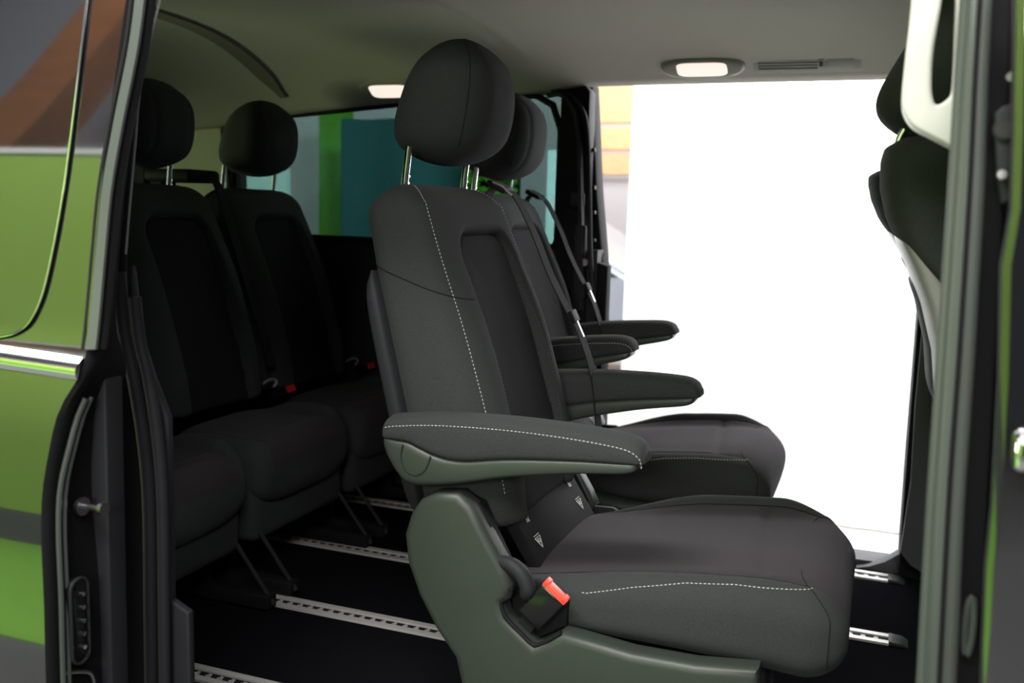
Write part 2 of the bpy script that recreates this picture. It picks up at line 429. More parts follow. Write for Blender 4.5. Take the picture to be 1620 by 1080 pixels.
def build_cushion(parent):
    na = 144
    rows = [(-.63 + .04*(1-math.cos(p)), .04*(1-math.sin(p))) for p in [math.pi/2*k/4 for k in range(5)]]
    x0, x1 = -.59, XF - RF
    rows += [(lerp(x0, x1, (k+1)/70), 0) for k in range(70)]
    rows += [(XF - RF + RF*math.sin(p), RF*(1-math.cos(p))) for p in [math.pi/2*(k+1)/12 for k in range(12)]]
    A = [2*math.pi*k/na - .2*math.sin(4*math.pi*k/na) for k in range(na)]
    def fn(i, k): return cush_pt(rows[i][0], A[k], rows[i][1])
    def mf(i, k):
        p = fn(i, k); return 1 if (math.sin(A[k]) > .1 and abs(p.y-YR) < .19 and p.x < .005) else 0
    vs, fs, ms = ringsurf(len(rows), na, fn, mf)
    b = MB(OFF); b.add(vs, fs, ms); o = b.build('cushion', ['side', 'insert'], parent)
    def at_y(x, y, inset=0):
        lo, hi = (math.pi/2, 0.0) if y > 0 else (math.pi/2, math.pi)
        for _ in range(22):
            mid = (lo+hi)/2
            if abs(cush_pt(x, mid, inset).y - YR) < abs(y): lo = mid
            else: hi = mid
        return cush_pt(x, lo, inset)
    for sgn in (-1, 1):
        st = MB(OFF); se = MB(OFF)
        # top edge seam of the bolster with its fine thread
        se.tube([at_y(lerp(-.57, -.075, k/40), sgn*.191) + Vector((0, 0, .0006)) for k in range(41)], .0013, 5)
        # side topstitch
        A0 = math.pi/2 - sgn*(math.pi/2 - .30)
        pts = []
        for k in range(50):
            x = lerp(-.455, -.065, k/49); zz = STZ(x)
            lo, hi = (0, math.pi/2)
            for _ in range(20):
                mid = (lo+hi)/2; a = mid if sgn > 0 else math.pi-mid
                if cush_pt(x, a).z < zz: lo = mid
                else: hi = mid
            a = lo if sgn > 0 else math.pi-lo
            pts.append(cush_pt(x, a) + Vector((0, sgn*.0008, .0002)))
        dashes(st, pts, .0045, .003, .0008)
        # front corner seam running down
        cp = []
        for k in range(20):
            t = k/19; a = lerp(1.15, -.35, t); a = a if sgn > 0 else math.pi - a
            x = lerp(-.09, -.035, sst(0, .6, t)); ins = 0
            if x > XF-RF: ph = math.asin(min(1, (x-(XF-RF))/RF)); ins = RF*(1-math.cos(ph))
            cp.append(cush_pt(x, a, ins) + Vector((.0006, sgn*.0006, .0006)))
        st.build('stitching', 'thread', parent); se.build('seam', 'seam', parent)
        st = MB(OFF); dashes(st, cp, .003, .003, .0006); st.build('stitching', 'thread', parent)
        se = MB(OFF); se.tube(cp, .001, 5); se.build('seam', 'seam', parent)
    return o
# ---- headrest
def build_headrest(parent, base=(-.826, YR, 1.105), tilt=0, name='headrest'):
    hr_off = OFF
    b = MB(OFF); H = .248; na = 96; rows = []
    n1 = 34
    def prof(t):   # t 0..1 in height -> x_back, x_front, half width
        return table([(0, -.088, .060, .098), (.12, -.108, .082, .122), (.3, -.110, .098, .134), (.55, -.092, .105, .134), (.8, -.068, .098, .124), (1, -.040, .070, .100)], t)
    rs = []
    for k in range(n1+1):
        t = .5 - .5*math.cos(math.pi*k/n1)
        e = 1 - (abs(2*t-1))**(3.4 if t > .5 else 5)
        rs.append((t, max(.02, e)**.42))
    def fn(i, k):
        t, e = rs[i]; xb, xf, hw = prof(t); a = 2*math.pi*k/na; cx, sy = superell(a, 2.7)
        x = (xb+xf)/2 + (xf-xb)/2*cx*e; y = hw*sy*e
        if cx > .2: x -= .004*math.exp(-((abs(y)-.07)/.006)**2)*sst(.2, .6, cx)
        z = t*H; ca, sa = math.cos(tilt), math.sin(tilt)
        return Vector((base[0] + x*ca + z*sa, base[1] + y, base[2] - x*sa + z*ca))
    vs, fs, ms = ringsurf(len(rs), na, fn); b.add(vs, fs, ms); o = b.build(name, 'side', parent)
    se = MB(OFF)
    for sgn in (-1, 1):
        pts = []
        for i in range(8, len(rs)-1):
            k = int(na*(.125 + .03)) if sgn > 0 else na - int(na*(.125+.03))
            pts.append(fn(i, k) + Vector((0, sgn*.0003, 0)))
        se.tube(pts, .0011, 5); se.build('seam', 'seam', o); se = MB(OFF)
    se.tube([fn(len(rs)-4, k) for k in range(12, 37)], .001, 5)
    se.build('seam', 'seam', o)
    for dy in (-.138, .142):
        s_ = MB(OFF); bx = base[0] - .036
        ca, sa = math.cos(tilt), math.sin(tilt)
        p0 = Vector((bx - .012, base[1]+dy, base[2] - .085)); p1 = Vector((bx - .006, base[1]+dy, base[2]-.02)); p2 = Vector((bx, base[1]+dy, base[2]+.03))
        s_.tube([p0, p1, p2], .0072, 14)
        for k in range(5): 
            q = p0.lerp(p1, .1 + k*.2); s_.obox(q + Vector((.0072, 0, 0)), (1, 0, 0), (0, 1, 0), (0, 0, 1), .0012, .003, .0018)
        s_.build('headrest_post', 'chrome', o)
    return o
# ---- armrest (outer face towards sy)
def pxz(lst, y): return [(yy(px, py, y).x, yy(px, py, y).z) for px, py in lst]
AT = pxz([(600, 688), (606, 672), (640, 668), (700, 668), (800, 675), (900, 688), (980, 703), (1008, 716), (1016, 730)], 1.54)
AM = pxz([(600, 695), (640, 700), (660, 710), (690, 725), (730, 733), (800, 730), (900, 732), (1000, 738), (1014, 738)], 1.54)
AB = pxz([(603, 705), (625, 750), (650, 770), (720, 768), (800, 758), (900, 752), (985, 752), (1008, 745)], 1.54)
ARY = 1.578; ARW = .040
def smooth_curve(pts): return [tuple(p) for p in spline([Vector(p) for p in pts], 10)]
AT2, AM2, AB2 = smooth_curve(AT), smooth_curve(AM), smooth_curve(AB)
def arm_shape(mb, top, bot, x0, x1, w, crown, r_in, n=60, m=28, exp=4):
    def fn(i, k):
        t = i/(n-1); x = lerp(x0, x1, .5-.5*math.cos(math.pi*t)); a = 2*math.pi*k/m; cy, sz = superell(a, exp)
        e = (1 - abs(2*t-1)**9)**.5; e = max(e, .05)
        zt, zb = curve_at(top, x), curve_at(bot, x); zc = (zt+zb)/2; hh = max(.0008, (zt-zb)/2)
        yy_ = w*cy*e; zz = hh*sz*min(1, e*1.15) + (crown*(1-cy*cy) if sz > 0 else 0)
        return Vector((x, ARY + yy_, zc + zz))
    vs, fs, ms = ringsurf(n, m, fn); mb.add(vs, fs, ms); return fn
def build_armrest(parent, side, tilt):
    """side -1: towards the camera; +1: far side (mirrored about the seat's middle)"""
    piv = Vector((-.76 , 0, .58))
    def place(o):
        me = o.data
        mt = Matrix.Translation(piv - Vector((XR, 0, 0))) @ Matrix.Rotation(tilt, 4, 'Y') @ Matrix.Translation(-(piv - Vector((XR, 0, 0))))
        for v in me.vertices:
            p = mt @ v.co
            if side > 0: p.y = -p.y
            v.co = p
        if side > 0: me.flip_normals()
        return o
    b = MB(OFF); arm_shape(b, AT2, AM2, AT2[0][0], AT2[-1][0] + .003, ARW, .012, 0, exp=5)
    cov = place(b.build('armrest', 'side', parent))
    b = MB(OFF)
    arm_shape(b, [(x, z+.004) for x, z in AM2], AB2, AM2[0][0]+.002, AM2[-1][0]-.006, ARW-.002, 0, 0, exp=5)
    low = place(b.build('lower_shell', 'plastic', cov))
    # half-round cap outline on the outer face
    b = MB(OFF); yo = ARY - ARW + .0012
    cpts = [yy(637, 703, yo), yy(634, 722, yo), yy(641, 742, yo), yy(657, 751, yo), yy(672, 743, yo), yy(681, 722, yo)]
    b.tube([Vector(p) for p in spline(cpts, 8)], .0016, 6)
    place(b.build('pivot_cap', 'ventdark', cov))
    b = MB(OFF)
    path = []
    for k in range(60):
        x = lerp(AT2[0][0]+.012, AT2[-1][0]-.004, k/59)
        path.append(Vector((x, ARY - ARW*.985, curve_at(AT2, x) - .006)))
    path += [Vector((AT2[-1][0]-.001, ARY-ARW*.9, AT2[-1][1]-.010)), Vector((AT2[-1][0]-.003, ARY-ARW*.9, AT2[-1][1]-.018))]
    dashes(b, path, .0042, .0030, .0008)
    place(b.build('stitching', 'thread', cov))
    return cov
def build_side_cover(parent, side):
    OUT = pxz([(650, 812), (665, 790), (690, 778), (725, 779), (748, 800), (765, 835), (800, 900), (810, 925), (806, 945), (795, 952), (800, 975), (845, 1020), (868, 1012), (890, 1000), (1000, 1032), (1100, 1050), (1200, 1058)], 1.555)
    LOW = [(-.135, .262), (-.145, .245), (-.22, .20), (-.40, .12), (-.52, .07), (-.60, .07), (-.655, .12)] + pxz([(720, 1040), (690, 995), (662, 940), (645, 890), (640, 845)], 1.555)
    pts = OUT + LOW
    pts = [(p[0], p[1]) for p in pts]
    b = MB(OFF); b.prism(pts, 'y', 1.548, 1.603, .016, seg=5)
    # sunken tray behind the buckle
    tray = pxz([(800, 945), (812, 925), (850, 930), (890, 960), (888, 1000), (845, 1019), (800, 975)], 1.56)
    b2 = MB(OFF); b2.prism(tray, 'y', 1.592, 1.606, .002)
    o = b.build('side_cover', 'plastic', parent); t = b2.build('buckle_tray', 'dplastic', o)
    # raised lip round the buckle recess
    b3 = MB(OFF); lip = [yy(px, py, 1.556) for px, py in [(808, 930), (806, 943), (793, 953), (800, 976), (822, 1000), (845, 1020), (868, 1012), (888, 1000)]]
    b3.tube(spline(lip, 8), .0045, 10); l = b3.build('recess_lip', 'dplastic', o)
    # black inner recliner bracket and its slot
    b4 = MB(OFF); br = pxz([(736, 782), (762, 796), (782, 842), (812, 905), (800, 915), (772, 868), (748, 812)], 1.585)
    b4.prism(br, 'y', 1.575, 1.61, .004); r = b4.build('recliner_bracket', 'dplastic', o)
    res = [o, t, l, r]
    if side > 0:
        for q in res:
            for v in q.data.vertices: v.co.y = -v.co.y
            q.data.flip_normals()
    return o
def build_lever(parent):
    b = MB(OFF)
    pts = spline([yy(770, 872, 1.572), yy(786, 885, 1.566), yy(808, 893, 1.560), (yy(825, 908, 1.556)), yy(835, 930, 1.556), yy(832, 942, 1.56)], 7)
    n = len(pts)
    b.tube(pts, [lerp(.006, .0145, sst(0, .45, i/n)) * lerp(1, .8, sst(.8, 1, i/n)) for i in range(n)], 14)
    b.build('recline_lever', 'trim', parent)
def build_buckle(parent):
    b = MB(OFF)
    c = yy(858, 958, 1.565); along = unit(yy(890, 930, 1.565) - yy(838, 985, 1.565)); wd = Vector((-along.z, 0, along.x))
    y = Vector((0, 1, 0)); hl, hw = .036, .0265
    b.obox(c, along, wd, y, hl, hw, .011, bev=.004); o = b.build('belt_buckle', 'glossblack', parent)
    b = MB(OFF); e = c + along*(hl + .001)
    b.obox(e - along*.001 , along, wd, y, .0085, hw*.96, .0095, bev=.002)
    b.obox(e + wd*hw*.8 + along*.004, along, wd, y, .006, .005, .0095, bev=.0015)
    b.obox(e - wd*hw*.8 + along*.004, along, wd, y, .006, .005, .0095, bev=.0015)
    b.build('release_button', 'red', o)
    b = MB(OFF); b.obox(e + along*.0025, along, wd, y, .0045, hw*.66, .004); b.build('buckle_slot', 'ventdark', o)
    b = MB(OFF); b.ribbon([c - along*hl*.8, c - along*(hl+.03) + Vector((0, .01, -.006)), c - along*(hl+.05) + Vector((0, .02, -.012))], .03, wd, .0015); b.build('buckle_stalk', 'webbing', o)
def build_isofix(parent):
    b = MB(OFF)
    p = [Vector((-.612, 1.665, .444)), Vector((-.612, 2.03, .444)), Vector((-.555, 2.03, .358)), Vector((-.555, 1.665, .358))]
    nrm = unit(Vector((.086, 0, .057)))
    b.obox((p[0]+p[2])/2 - nrm*.012, (0, 1, 0), p[3]-p[0], nrm, .1825, .054, .012, bev=.004)
    o = b.build('anchor_panel', 'panelblack', parent)
    ax = unit(p[3]-p[0])
    for yy_ in (1.715, 1.985):
        for s_, kind in ((.016, 0), (.066, 1)):
            q = p[0] + ax*s_; q.y = yy_; q += nrm*.0008
            b = MB(OFF)
            if kind:      # white triangle with a child-seat ring
                A_ = q + Vector((0, -.013, 0)) - ax*.010; B_ = q + Vector((0, .013, 0)) - ax*.010; D_ = q + ax*.012
                b.tube([A_, B_, D_, A_ + (B_-A_)*.02], .0009, 5)
                b.tube([q - ax*.003 + Vector((0, math.cos(t)*.004, 0)) + ax*math.sin(t)*.004 for t in [k*.6 for k in range(11)]], .0008, 5)
                b.tube([q - ax*.0145 + Vector((0, -.013, 0)), q - ax*.0145 + Vector((0, .013, 0))], .0008, 5)
            else:         # small figure mark
                b.tube([q + Vector((0, -.006, 0)) + ax*.006, q + Vector((0, -.002, 0)) - ax*.006, q + Vector((0, .005, 0)) - ax*.006], .001, 5)
                b.tube([q + Vector((0, .006, 0)) + ax*.006, q + Vector((0, .0, 0)) + ax*.001, q + Vector((0, -.006, 0)) - ax*.001], .001, 5)
                b.tube([q + Vector((0, .001, 0)) + ax*.007, q + Vector((0, .007, 0)) - ax*.002], .0009, 5)
            b.build('anchor_mark', 'white', o)
    return o
def build_belt(parent):
    """webbing of the integrated three point belt on the far shoulder"""
    b = MB(OFF); Y = 2.045
    path = [(-.835, Y-.016, 1.035), (-.822, Y-.012, 1.062), (-.80, Y-.005, 1.070), (-.768, Y+.005, 1.045), (-.725, Y+.012, .965), (-.688, Y+.018, .88), (-.645, Y+.026, .80), (-.612, Y+.03, .74), (-.585, Y+.034, .66), (-.57, Y+.036, .56), (-.56, Y+.036, .44)]
    pts = spline([Vector(p) for p in path], 8)
    b.ribbon(pts, .042, (.0, 1, .0), .0012); o = b.build('seat_belt', 'webbing', parent)
    b = MB(OFF); b.obox((-.805, Y-.008, 1.070), (1, 0, -.45), (0, 1, 0), (0, 0, 1), .024, .029, .007, bev=.004); g = b.build('belt_guide', 'dplastic', parent)
    b = MB(OFF); b.tube([(-.812, Y-.035, 1.080), (-.79, Y-.036, 1.072), (-.768, Y-.030, 1.052)], .0026, 6); b.build('guide_edge', 'gplastic', g)
    b = MB(OFF)
    c = Vector((-.632, Y+.024, .79)); ax = unit(Vector((.035, .005, -.075)))
    b.obox(c, ax, (0, 1, 0), (1, 0, 0), .014, .020, .005, bev=.003); t = b.build('belt_tongue', 'dplastic', o)
    b = MB(OFF); b.obox(c + ax*.030 + Vector((.004, -.004, 0)), ax, (0, 1, 0), (1, 0, 0), .019, .0035, .0014); b.build('tongue_blade', 'chrome', t)
    return o
def build_base(parent):
    b = MB(OFF)
    b.box((-.62, 1.625, .17), (-.13, 2.055, .26), bev=.012)
    for y in (1.645, 2.035): b.prism([(-.60, .20), (-.16, .20), (-.22, .03), (-.56, .03)], 'y', y-.012, y+.012, .003)
    o = b.build('base_frame', 'dplastic', parent)
    for y in (1.645, 2.035):
        b = MB(OFF); b.box((-.66, y-.022, .008), (-.15, y+.022, .045), bev=.005); b.build('rail_shoe', 'dplastic', o)
    return o

def captain_seat(label, group, arm_n, arm_f):
    r = empty('passenger_seat', (XR, YR, 0), label, 'seat', group)
    build_backrest(r); build_cushion(r); build_headrest(r)
    build_armrest(r, -1, arm_n); build_armrest(r, 1, arm_f)
    build_side_cover(r, -1); build_side_cover(r, 1)
    build_lever(r); build_buckle(r); build_isofix(r); build_belt(r); build_base(r)
    return r
def kids(o): return [c for c in bpy.data.objects if c.parent == o]
def copy_tree(o, parent=None, skip=()):
    c = o.copy(); C.objects.link(c); c.parent = parent
    for ch in kids(o):
        if ch.name.split('.')[0] in skip: continue
        copy_tree(ch, c, skip)
    return c
G2 = 'armchair-style van seats of the second row'
seat1 = captain_seat('charcoal fabric van seat nearest the open door, green-lit armrest and red belt buckle in front', G2, 0.0, -.055)
seat2 = copy_tree(seat1, None)
seat2['label'] = 'charcoal fabric van seat directly behind the nearest seat, close to the white curtain opening'
seat2.location = (XR - .215, YR + .84, 0)
# its own raised armrests
for ch in kids(seat2):
    if ch.name.startswith('armrest'):
        for g in kids(ch): bpy.data.objects.remove(g)
        bpy.data.objects.remove(ch)
build_armrest(seat2, -1, -.16); build_armrest(seat2, 1, -.13)

# ---- rear bench seats: shared meshes for back and headrest, shorter cushion
def rear_seat(y, label, x=-1.64, hy=0):
    r = empty('bench_seat', (x, y, 0), label, 'seat', 'bench seats in the dark third row')
    for ch in kids(seat1):
        n = ch.name.split('.')[0]
        if n == 'cushion':
            c = ch.copy(); c.data = rear_cushion; C.objects.link(c); c.parent = r
        elif n == 'headrest' or (n in ('backrest', 'back_shell')): copy_tree(ch, r)
    for ch in kids(r):
        if ch.name.startswith('headrest'): ch.location.y -= hy
    b = MB(); b.rbox((-.02, -.225, .13), (.165, .225, .37), .03); b.build('front_skirt', 'side', r)
    b = MB(); b.box((-.15, -.21, .15), (.10, .21, .25), bev=.01); b.build('base_frame', 'dplastic', r)
    for sy in (-.2, .2):
        b = MB(); b.box((-.20, sy-.02, .008), (.27, sy+.02, .045), bev=.005); b.build('rail_shoe', 'dplastic', r)
        b = MB(); b.tube([(.10, sy, .20), (.155, sy, .17), (.275, sy, .02)], .006, 8); b.build('fold_strut', 'trim', r)
        b = MB(); b.box((-.14, sy-.012, .03), (.08, sy+.012, .18), bev=.004); b.build('leg', 'dplastic', r)
    return r
rear_cushion = [ch for ch in kids(seat1) if ch.name.split('.')[0] == 'cushion'][0].data.copy()
for v in rear_cushion.vertices:
    v.co.x = -.13 + (v.co.x + .13) * .52; v.co.y *= .92; v.co.z += -.012 + .055*sst(.12, -.12, v.co.x)
rs0 = rear_seat(1.785, 'dark fabric bench seat cushion at the far left beside the door post')
rs1 = rear_seat(2.285, 'dark fabric bench seat at the left, its headrest cut by the door frame', hy=.035)
rs2 = rear_seat(2.785, 'dark fabric bench seat right of the other one, beside the rear side window')
for r_, yb in ((rs1, 0), (rs2, 0)):
    b = MB((0, 0, 0)); b.tube([(-.10+.022*math.cos(t), .225+.022*math.sin(t), .465+.012*math.sin(t*1.0)) for t in [k*.45-.4 for k in range(9)]], .004, 8); b.build('pull_loop', 'gplastic', r_)
    b = MB(); b.obox((-.04, .205, .45), (1, 0, .4), (0, 1, 0), (0, 0, 1), .03, .018, .012, bev=.004); bk = b.build('belt_buckle', 'glossblack', r_)
    b = MB(); b.obox((-.008, .205, .464), (1, 0, .4), (0, 1, 0), (0, 0, 1), .004, .017, .010); b.build('release_button', 'reddeep', bk)

# ---- front seats seen from the side, leaning back into the frame
def front_seat(y0, dx, dz, label):
    r = empty('front_seat', (.35+dx, y0, 0), label, 'seat', 'front seats at the right edge')
    PB = pxz([(1412, 211), (1397, 222), (1391, 245), (1390, 290), (1400, 340), (1412, 370), (1440, 430), (1462, 490), (1480, 570), (1484, 640)], 1.5)
    prof = sorted([(p[1], p[0]) for p in PB] + [(.60, .14), (.45, .20)])
    OF = (.35, 1.74, 0)
    def fn_gen(zlo, zhi, xoff, hw, fwd, n=46, na=72, slant=0):
        def fn(i, k):
            t = i/(n-1); z = lerp(zlo, zhi, .5-.5*math.cos(math.pi*t)); e = max(.05, 1-abs(2*t-1)**7)**.5
            xb = curve_at([(p[0], p[1]) for p in prof], z) + xoff; a = 2*math.pi*k/na; cx, sy = superell(a, 3)
            hd = fwd/2; dxx = hd - hd*cx*e; return Vector((xb + dxx, 1.74 + hw*sy*e, z - slant*dxx*(1-t)))
        return fn
    fn = fn_gen(.995, 1.150, 0, .235, .16, slant=1.1); vs, fs, ms = ringsurf(46, 72, fn)
    fn2 = fn_gen(.45, .98, .030, .225, .15); v2, f2, m2 = ringsurf(46, 72, fn2)
    b = MB(OF); b.add(vs, fs, ms); b.add(v2, f2, m2); b.build('backrest', 'side', r)
    fn3 = fn_gen(.66, 1.003, -.002, .222, .06); vs, fs, ms = ringsurf(46, 72, fn3)
    b = MB(OF); b.add(vs, fs, ms); sh = b.build('back_shell', 'gplastic', r)
    fn4 = fn_gen(.74, .93, -.0075, .12, .03); vs, fs, ms = ringsurf(46, 72, fn4)
    b = MB(OF); b.add(vs, fs, ms); b.build('shell_pocket', 'ventdark', sh)
    b = MB(OF); b.rbox((.20, 1.51, .38), (.60, 1.97, .50), .04); b.rbox((.24, 1.54, .0), (.55, 1.94, .39), .03); b.build('cushion', 'side', r)
    # headrest with posts
    h = MB(OF); na = 60; n1 = 30; tilt = math.radians(28); base = Vector((.014, 1.74, 1.160))
    def hf(i, k):
        t = .5-.5*math.cos(math.pi*i/n1); e = max(.03, 1-abs(2*t-1)**6)**.36; a = 2*math.pi*k/na; cx, sy = superell(a, 2.6)
        x = .068*cx*e; y = .135*sy*e; z = t*.24
        return base + Vector((x*math.cos(tilt)+z*math.sin(tilt), y, -x*math.sin(tilt)+z*math.cos(tilt)))
    vs, fs, ms = ringsurf(n1+1, na, hf); h.add(vs, fs, ms); ho = h.build('headrest', 'side', r)
    for dy in (-.07, .07):
        p = MB(OF); p.tube([(.004, 1.74+dy, 1.11), (.012, 1.74+dy, 1.15), (.035, 1.74+dy, 1.20)], .006, 10); p.build('headrest_post', 'chrome', ho)
    return r
fs1 = front_seat(1.74, 0, 0, 'near front seat seen from behind, light grey back shell, between handle and curtain')
fs2 = front_seat(2.77, -.004, 0, 'farther front seat, only its back edge showing left of the near one')
for k_ in kids(fs2):      # this one is reclined a little further
    for q_ in [k_] + kids(k_):
        for v in q_.data.vertices: v.co.x += -.20*(v.co.z - .96) + (.10 if k_.name.startswith('headrest') else 0)

# ================================================================== VAN SHELL
def struct(name, mb, mats, parent=None):
    o = mb.build(name, mats, parent)
    if parent is None: o['kind'] = 'structure'
    return o
b = MB(); b.box((-2.62, 1.22, -.05), (1.6, 3.06, 0)); struct('floor', b, 'floor')
# rails
for i, (y, lab) in enumerate([(1.640, 'seat rail nearest the open door, at the bottom edge of the picture'), (2.042, 'seat rail second from the near door, running behind the near seat base'),
                              (2.462, 'third seat rail from the near door, its capped end below the near cushion corner'), (2.905, 'farthest seat rail, along the curtain side sill')]):
    r = empty('floor_rail', (0, y, 0), lab, 'rail', 'aluminium seat rails in the van floor')
    b = MB((0, y, 0)); x0, x1 = -2.3, .085
    for sg in (-1, 1):
        b.box((x0, y + sg*.021 - .009, .0), (x1, y + sg*.021 + .009, .006))
    b.build('rail_flange', 'alu', r)
    b = MB((0, y, 0)); b.box((x0, y-.012, .0002), (x1, y+.012, .0015)); ch = b.build('rail_channel', 'rubber', r)
    b = MB((0, y, 0)); k = x0 + .01
    while k < x1 - .02:
        b.box((k, y-.0055, .0015), (k+.012, y-.0005, .0040)); b.box((k+.002, y+.0035, .0015), (k+.010, y+.0065, .0035)); k += .030
    t = b.build('rail_teeth', 'alu', ch); t['kind'] = 'stuff'
    b = MB((0, y, 0)); b.prism([(x1, -.0), (x1+.045, 0), (x1+.03, .008), (x1, .010)], 'y', y-.029, y+.029, .002); b.build('end_cap', 'plastic', r)
# headliner
def zceil(x, y):
    t = abs(y - 2.15) / .9
    edge = table([(-2.6, 1.262), (-2.3, 1.285), (-2.02, 1.327), (-1.56, 1.367), (-1.04, 1.395), (-.88, 1.418), (1.6, 1.425)], x)[0]
    mid = 1.515 + .02*sst(-1.1, -.6, x) - .09*sst(-1.9, -2.6, x)
    z = lerp(mid, edge, t**3.2)
    z += .007*math.exp(-((x + 1.03)/.02)**2) * sst(.75, .6, t) * -1
    return z
b = MB(); nx, ny = 240, 50; vs = []; fs = []
for i in range(nx+1):
    for j in range(ny+1):
        x = lerp(-2.62, 1.6, i/nx); y = lerp(1.235, 3.055, j/ny); vs.append(Vector((x, y, zceil(x, y))))
for i in range(nx):
    for j in range(ny): a = i*(ny+1)+j; fs.append((a, a+ny+1, a+ny+2, a+1))
b.add(vs, fs); b.v += []
o = struct('ceiling', b, 'headliner')
sol = o.modifiers.new('solid', 'SOLIDIFY'); sol.thickness = .02; sol.offset = 1
b = MB(); vs = []; fs = []
for k in range(31):
    y = lerp(1.7, 2.95, k/30); xc = lerp(-1.86, -1.985, sst(2.1, 3.0, y)); wd_ = .030*(1 - .6*sst(2.8, 2.95, y))
    vs += [Vector((xc-wd_, y, zceil(xc-wd_, y)-.002)), Vector((xc-wd_, y, zceil(xc-wd_, y)-.006)), Vector((xc+wd_, y, zceil(xc+wd_, y)-.006)), Vector((xc+wd_, y, zceil(xc+wd_, y)-.002))]
for k in range(30):
    for q in range(4): fs.append((k*4+q, k*4+(q+1) % 4, (k+1)*4+(q+1) % 4, (k+1)*4+q))
b.add(vs, fs, 0, False); struct('ceiling_recess_shade', b, 'slot')  # dark strip laid under the headliner, painted as the shade in a groove
b = MB(); b.box((-2.70, 1.18, 1.56), (1.65, 3.12, 1.60)); struct('roof', b, 'paint')['kind'] = 'structure'
bpy.data.objects['roof'].name = 'trim_1'
# roof edge rails closing the gap above each side
b = MB(); b.prism([(3.05, 1.425), (3.12, 1.43), (3.12, 1.57), (3.05, 1.57)], 'x', -1.0, 1.6, .0); b.box((-2.7, 3.05, 1.40), (-1.0, 3.12, 1.57)); struct('trim_2', b, 'paint')
b = MB(); b.box((-2.7, 1.18, 1.42), (1.65, 1.24, 1.57)); struct('trim_3', b, 'paint')
# far (left-hand) wall behind the rear side window
b = MB()
b.box((-2.70, 3.05, -.10), (-.86, 3.12, .90)); b.box((-2.70, 3.05, .90), (-2.26, 3.12, 1.32)); struct('wall_left', b, 'trim')
b = MB(); b.prism([(-2.62, .62), (-2.28, .62), (-2.26, .92), (-2.31, 1.29), (-2.62, 1.27)], 'y', 3.03, 3.052, .006); struct('trim_4', b, 'cream')
# rear wall with tailgate window
b = MB(); b.box((-2.72, 1.2, -.1), (-2.64, 3.12, .92)); b.box((-2.72, 1.2, 1.28), (-2.64, 3.12, 1.5)); b.box((-2.72, 1.2, .92), (-2.64, 1.5, 1.28)); b.box((-2.72, 3.0, .92), (-2.64, 3.12, 1.28)); struct('wall_rear', b, 'trim')
b = MB(); b.box((-2.69, 1.5, .92), (-2.685, 3.0, 1.28)); struct('window_1', b, 'clear')
# rear side window frame and glass
b = MB()
fr = [(-2.27, .93), (-2.20, .90), (-1.04, .90), (-1.01, .905), (-1.0, .93), (-1.0, 1.28), (-1.03, 1.36), (-1.09, 1.392), (-1.56, 1.372), (-2.02, 1.335), (-2.24, 1.30), (-2.27, 1.25)]
b.tube([Vector((x, 3.052, z)) for x, z in fr + fr[:1]], .012, 8); win = struct('window_2', b, 'rubber')
b = MB(); b.box((-2.27, 3.078, .88), (-1.0, 3.083, 1.40)); b.build('window_pane', 'tint', win)
# far opening: rear post with sliding door edge
b = MB(); b.prism([(-1.0, -.05), (-.90, -.05), (-.89, .60), (-.905, 1.40), (-.93, 1.43), (-1.0, 1.43)], 'y', 3.04, 3.11, .004)
struct('trim_5', b, 'dplastic')
b = MB(); arc = pxz([(868, 152), (885, 150), (900, 160), (912, 185), (918, 230), (920, 300), (922, 400), (925, 470)], 3.03)
b.ribbon(spline([Vector((x, 3.02, z)) for x, z in arc], 6), .03, (0, 1, 0), .006)
arc = pxz([(872, 146), (893, 146), (915, 165), (928, 200), (932, 300), (934, 400), (938, 480)], 3.03)
b.tube(spline([Vector((x, 3.03, z)) for x, z in arc], 6), .009, 8); struct('trim_6', b, 'trim')
d2 = MB(); X = lambda px, py: yy(px-2, py, 3.17)
d2.prism([(X(948, 135).x, 1.43), (X(955, 300).x, 1.09), (X(964, 415).x, .86), (X(964, 495).x, .70), (X(968, 495).x+.01, .0), (-.95, 0), (-.95, 1.43)], 'y', 3.10, 3.19, .006)
far_door = struct('door_1', d2, 'panelblack')
d = MB(); d.prism([(-.86, .86), (-.825, .85), (-.825, .62), (-.86, .60)], 'y', 3.05, 3.10, .004); d.build('latch_housing', 'panelblack', far_door)
for z in (1.22, 1.10, 1.02, .93, .83, .76):
    d = MB(); d.obox((-.895 + (1.2-z)*.045, 3.085, z), (1, 0, 0), (0, 1, 0), (0, 0, 1), .005, .010, .006, bev=.002); d.cyl((-.892+(1.2-z)*.045, 3.072, z), (0, 1, 0), .005, .012, 10); d.build('latch_bolt', 'trim', far_door)
d = MB(); d.rbox((-.955, 3.015, 1.03), (-.905, 3.045, 1.085), .012); d.rbox((-.935, 3.012, .70), (-.895, 3.045, .98), .01); o = struct('trim_7', d, 'trim')
d = MB(); d.cyl((-.895, 3.02, .86), (0, -1, 0), .012, .02, 16); d.build('rubber_stop', 'gplastic', o)
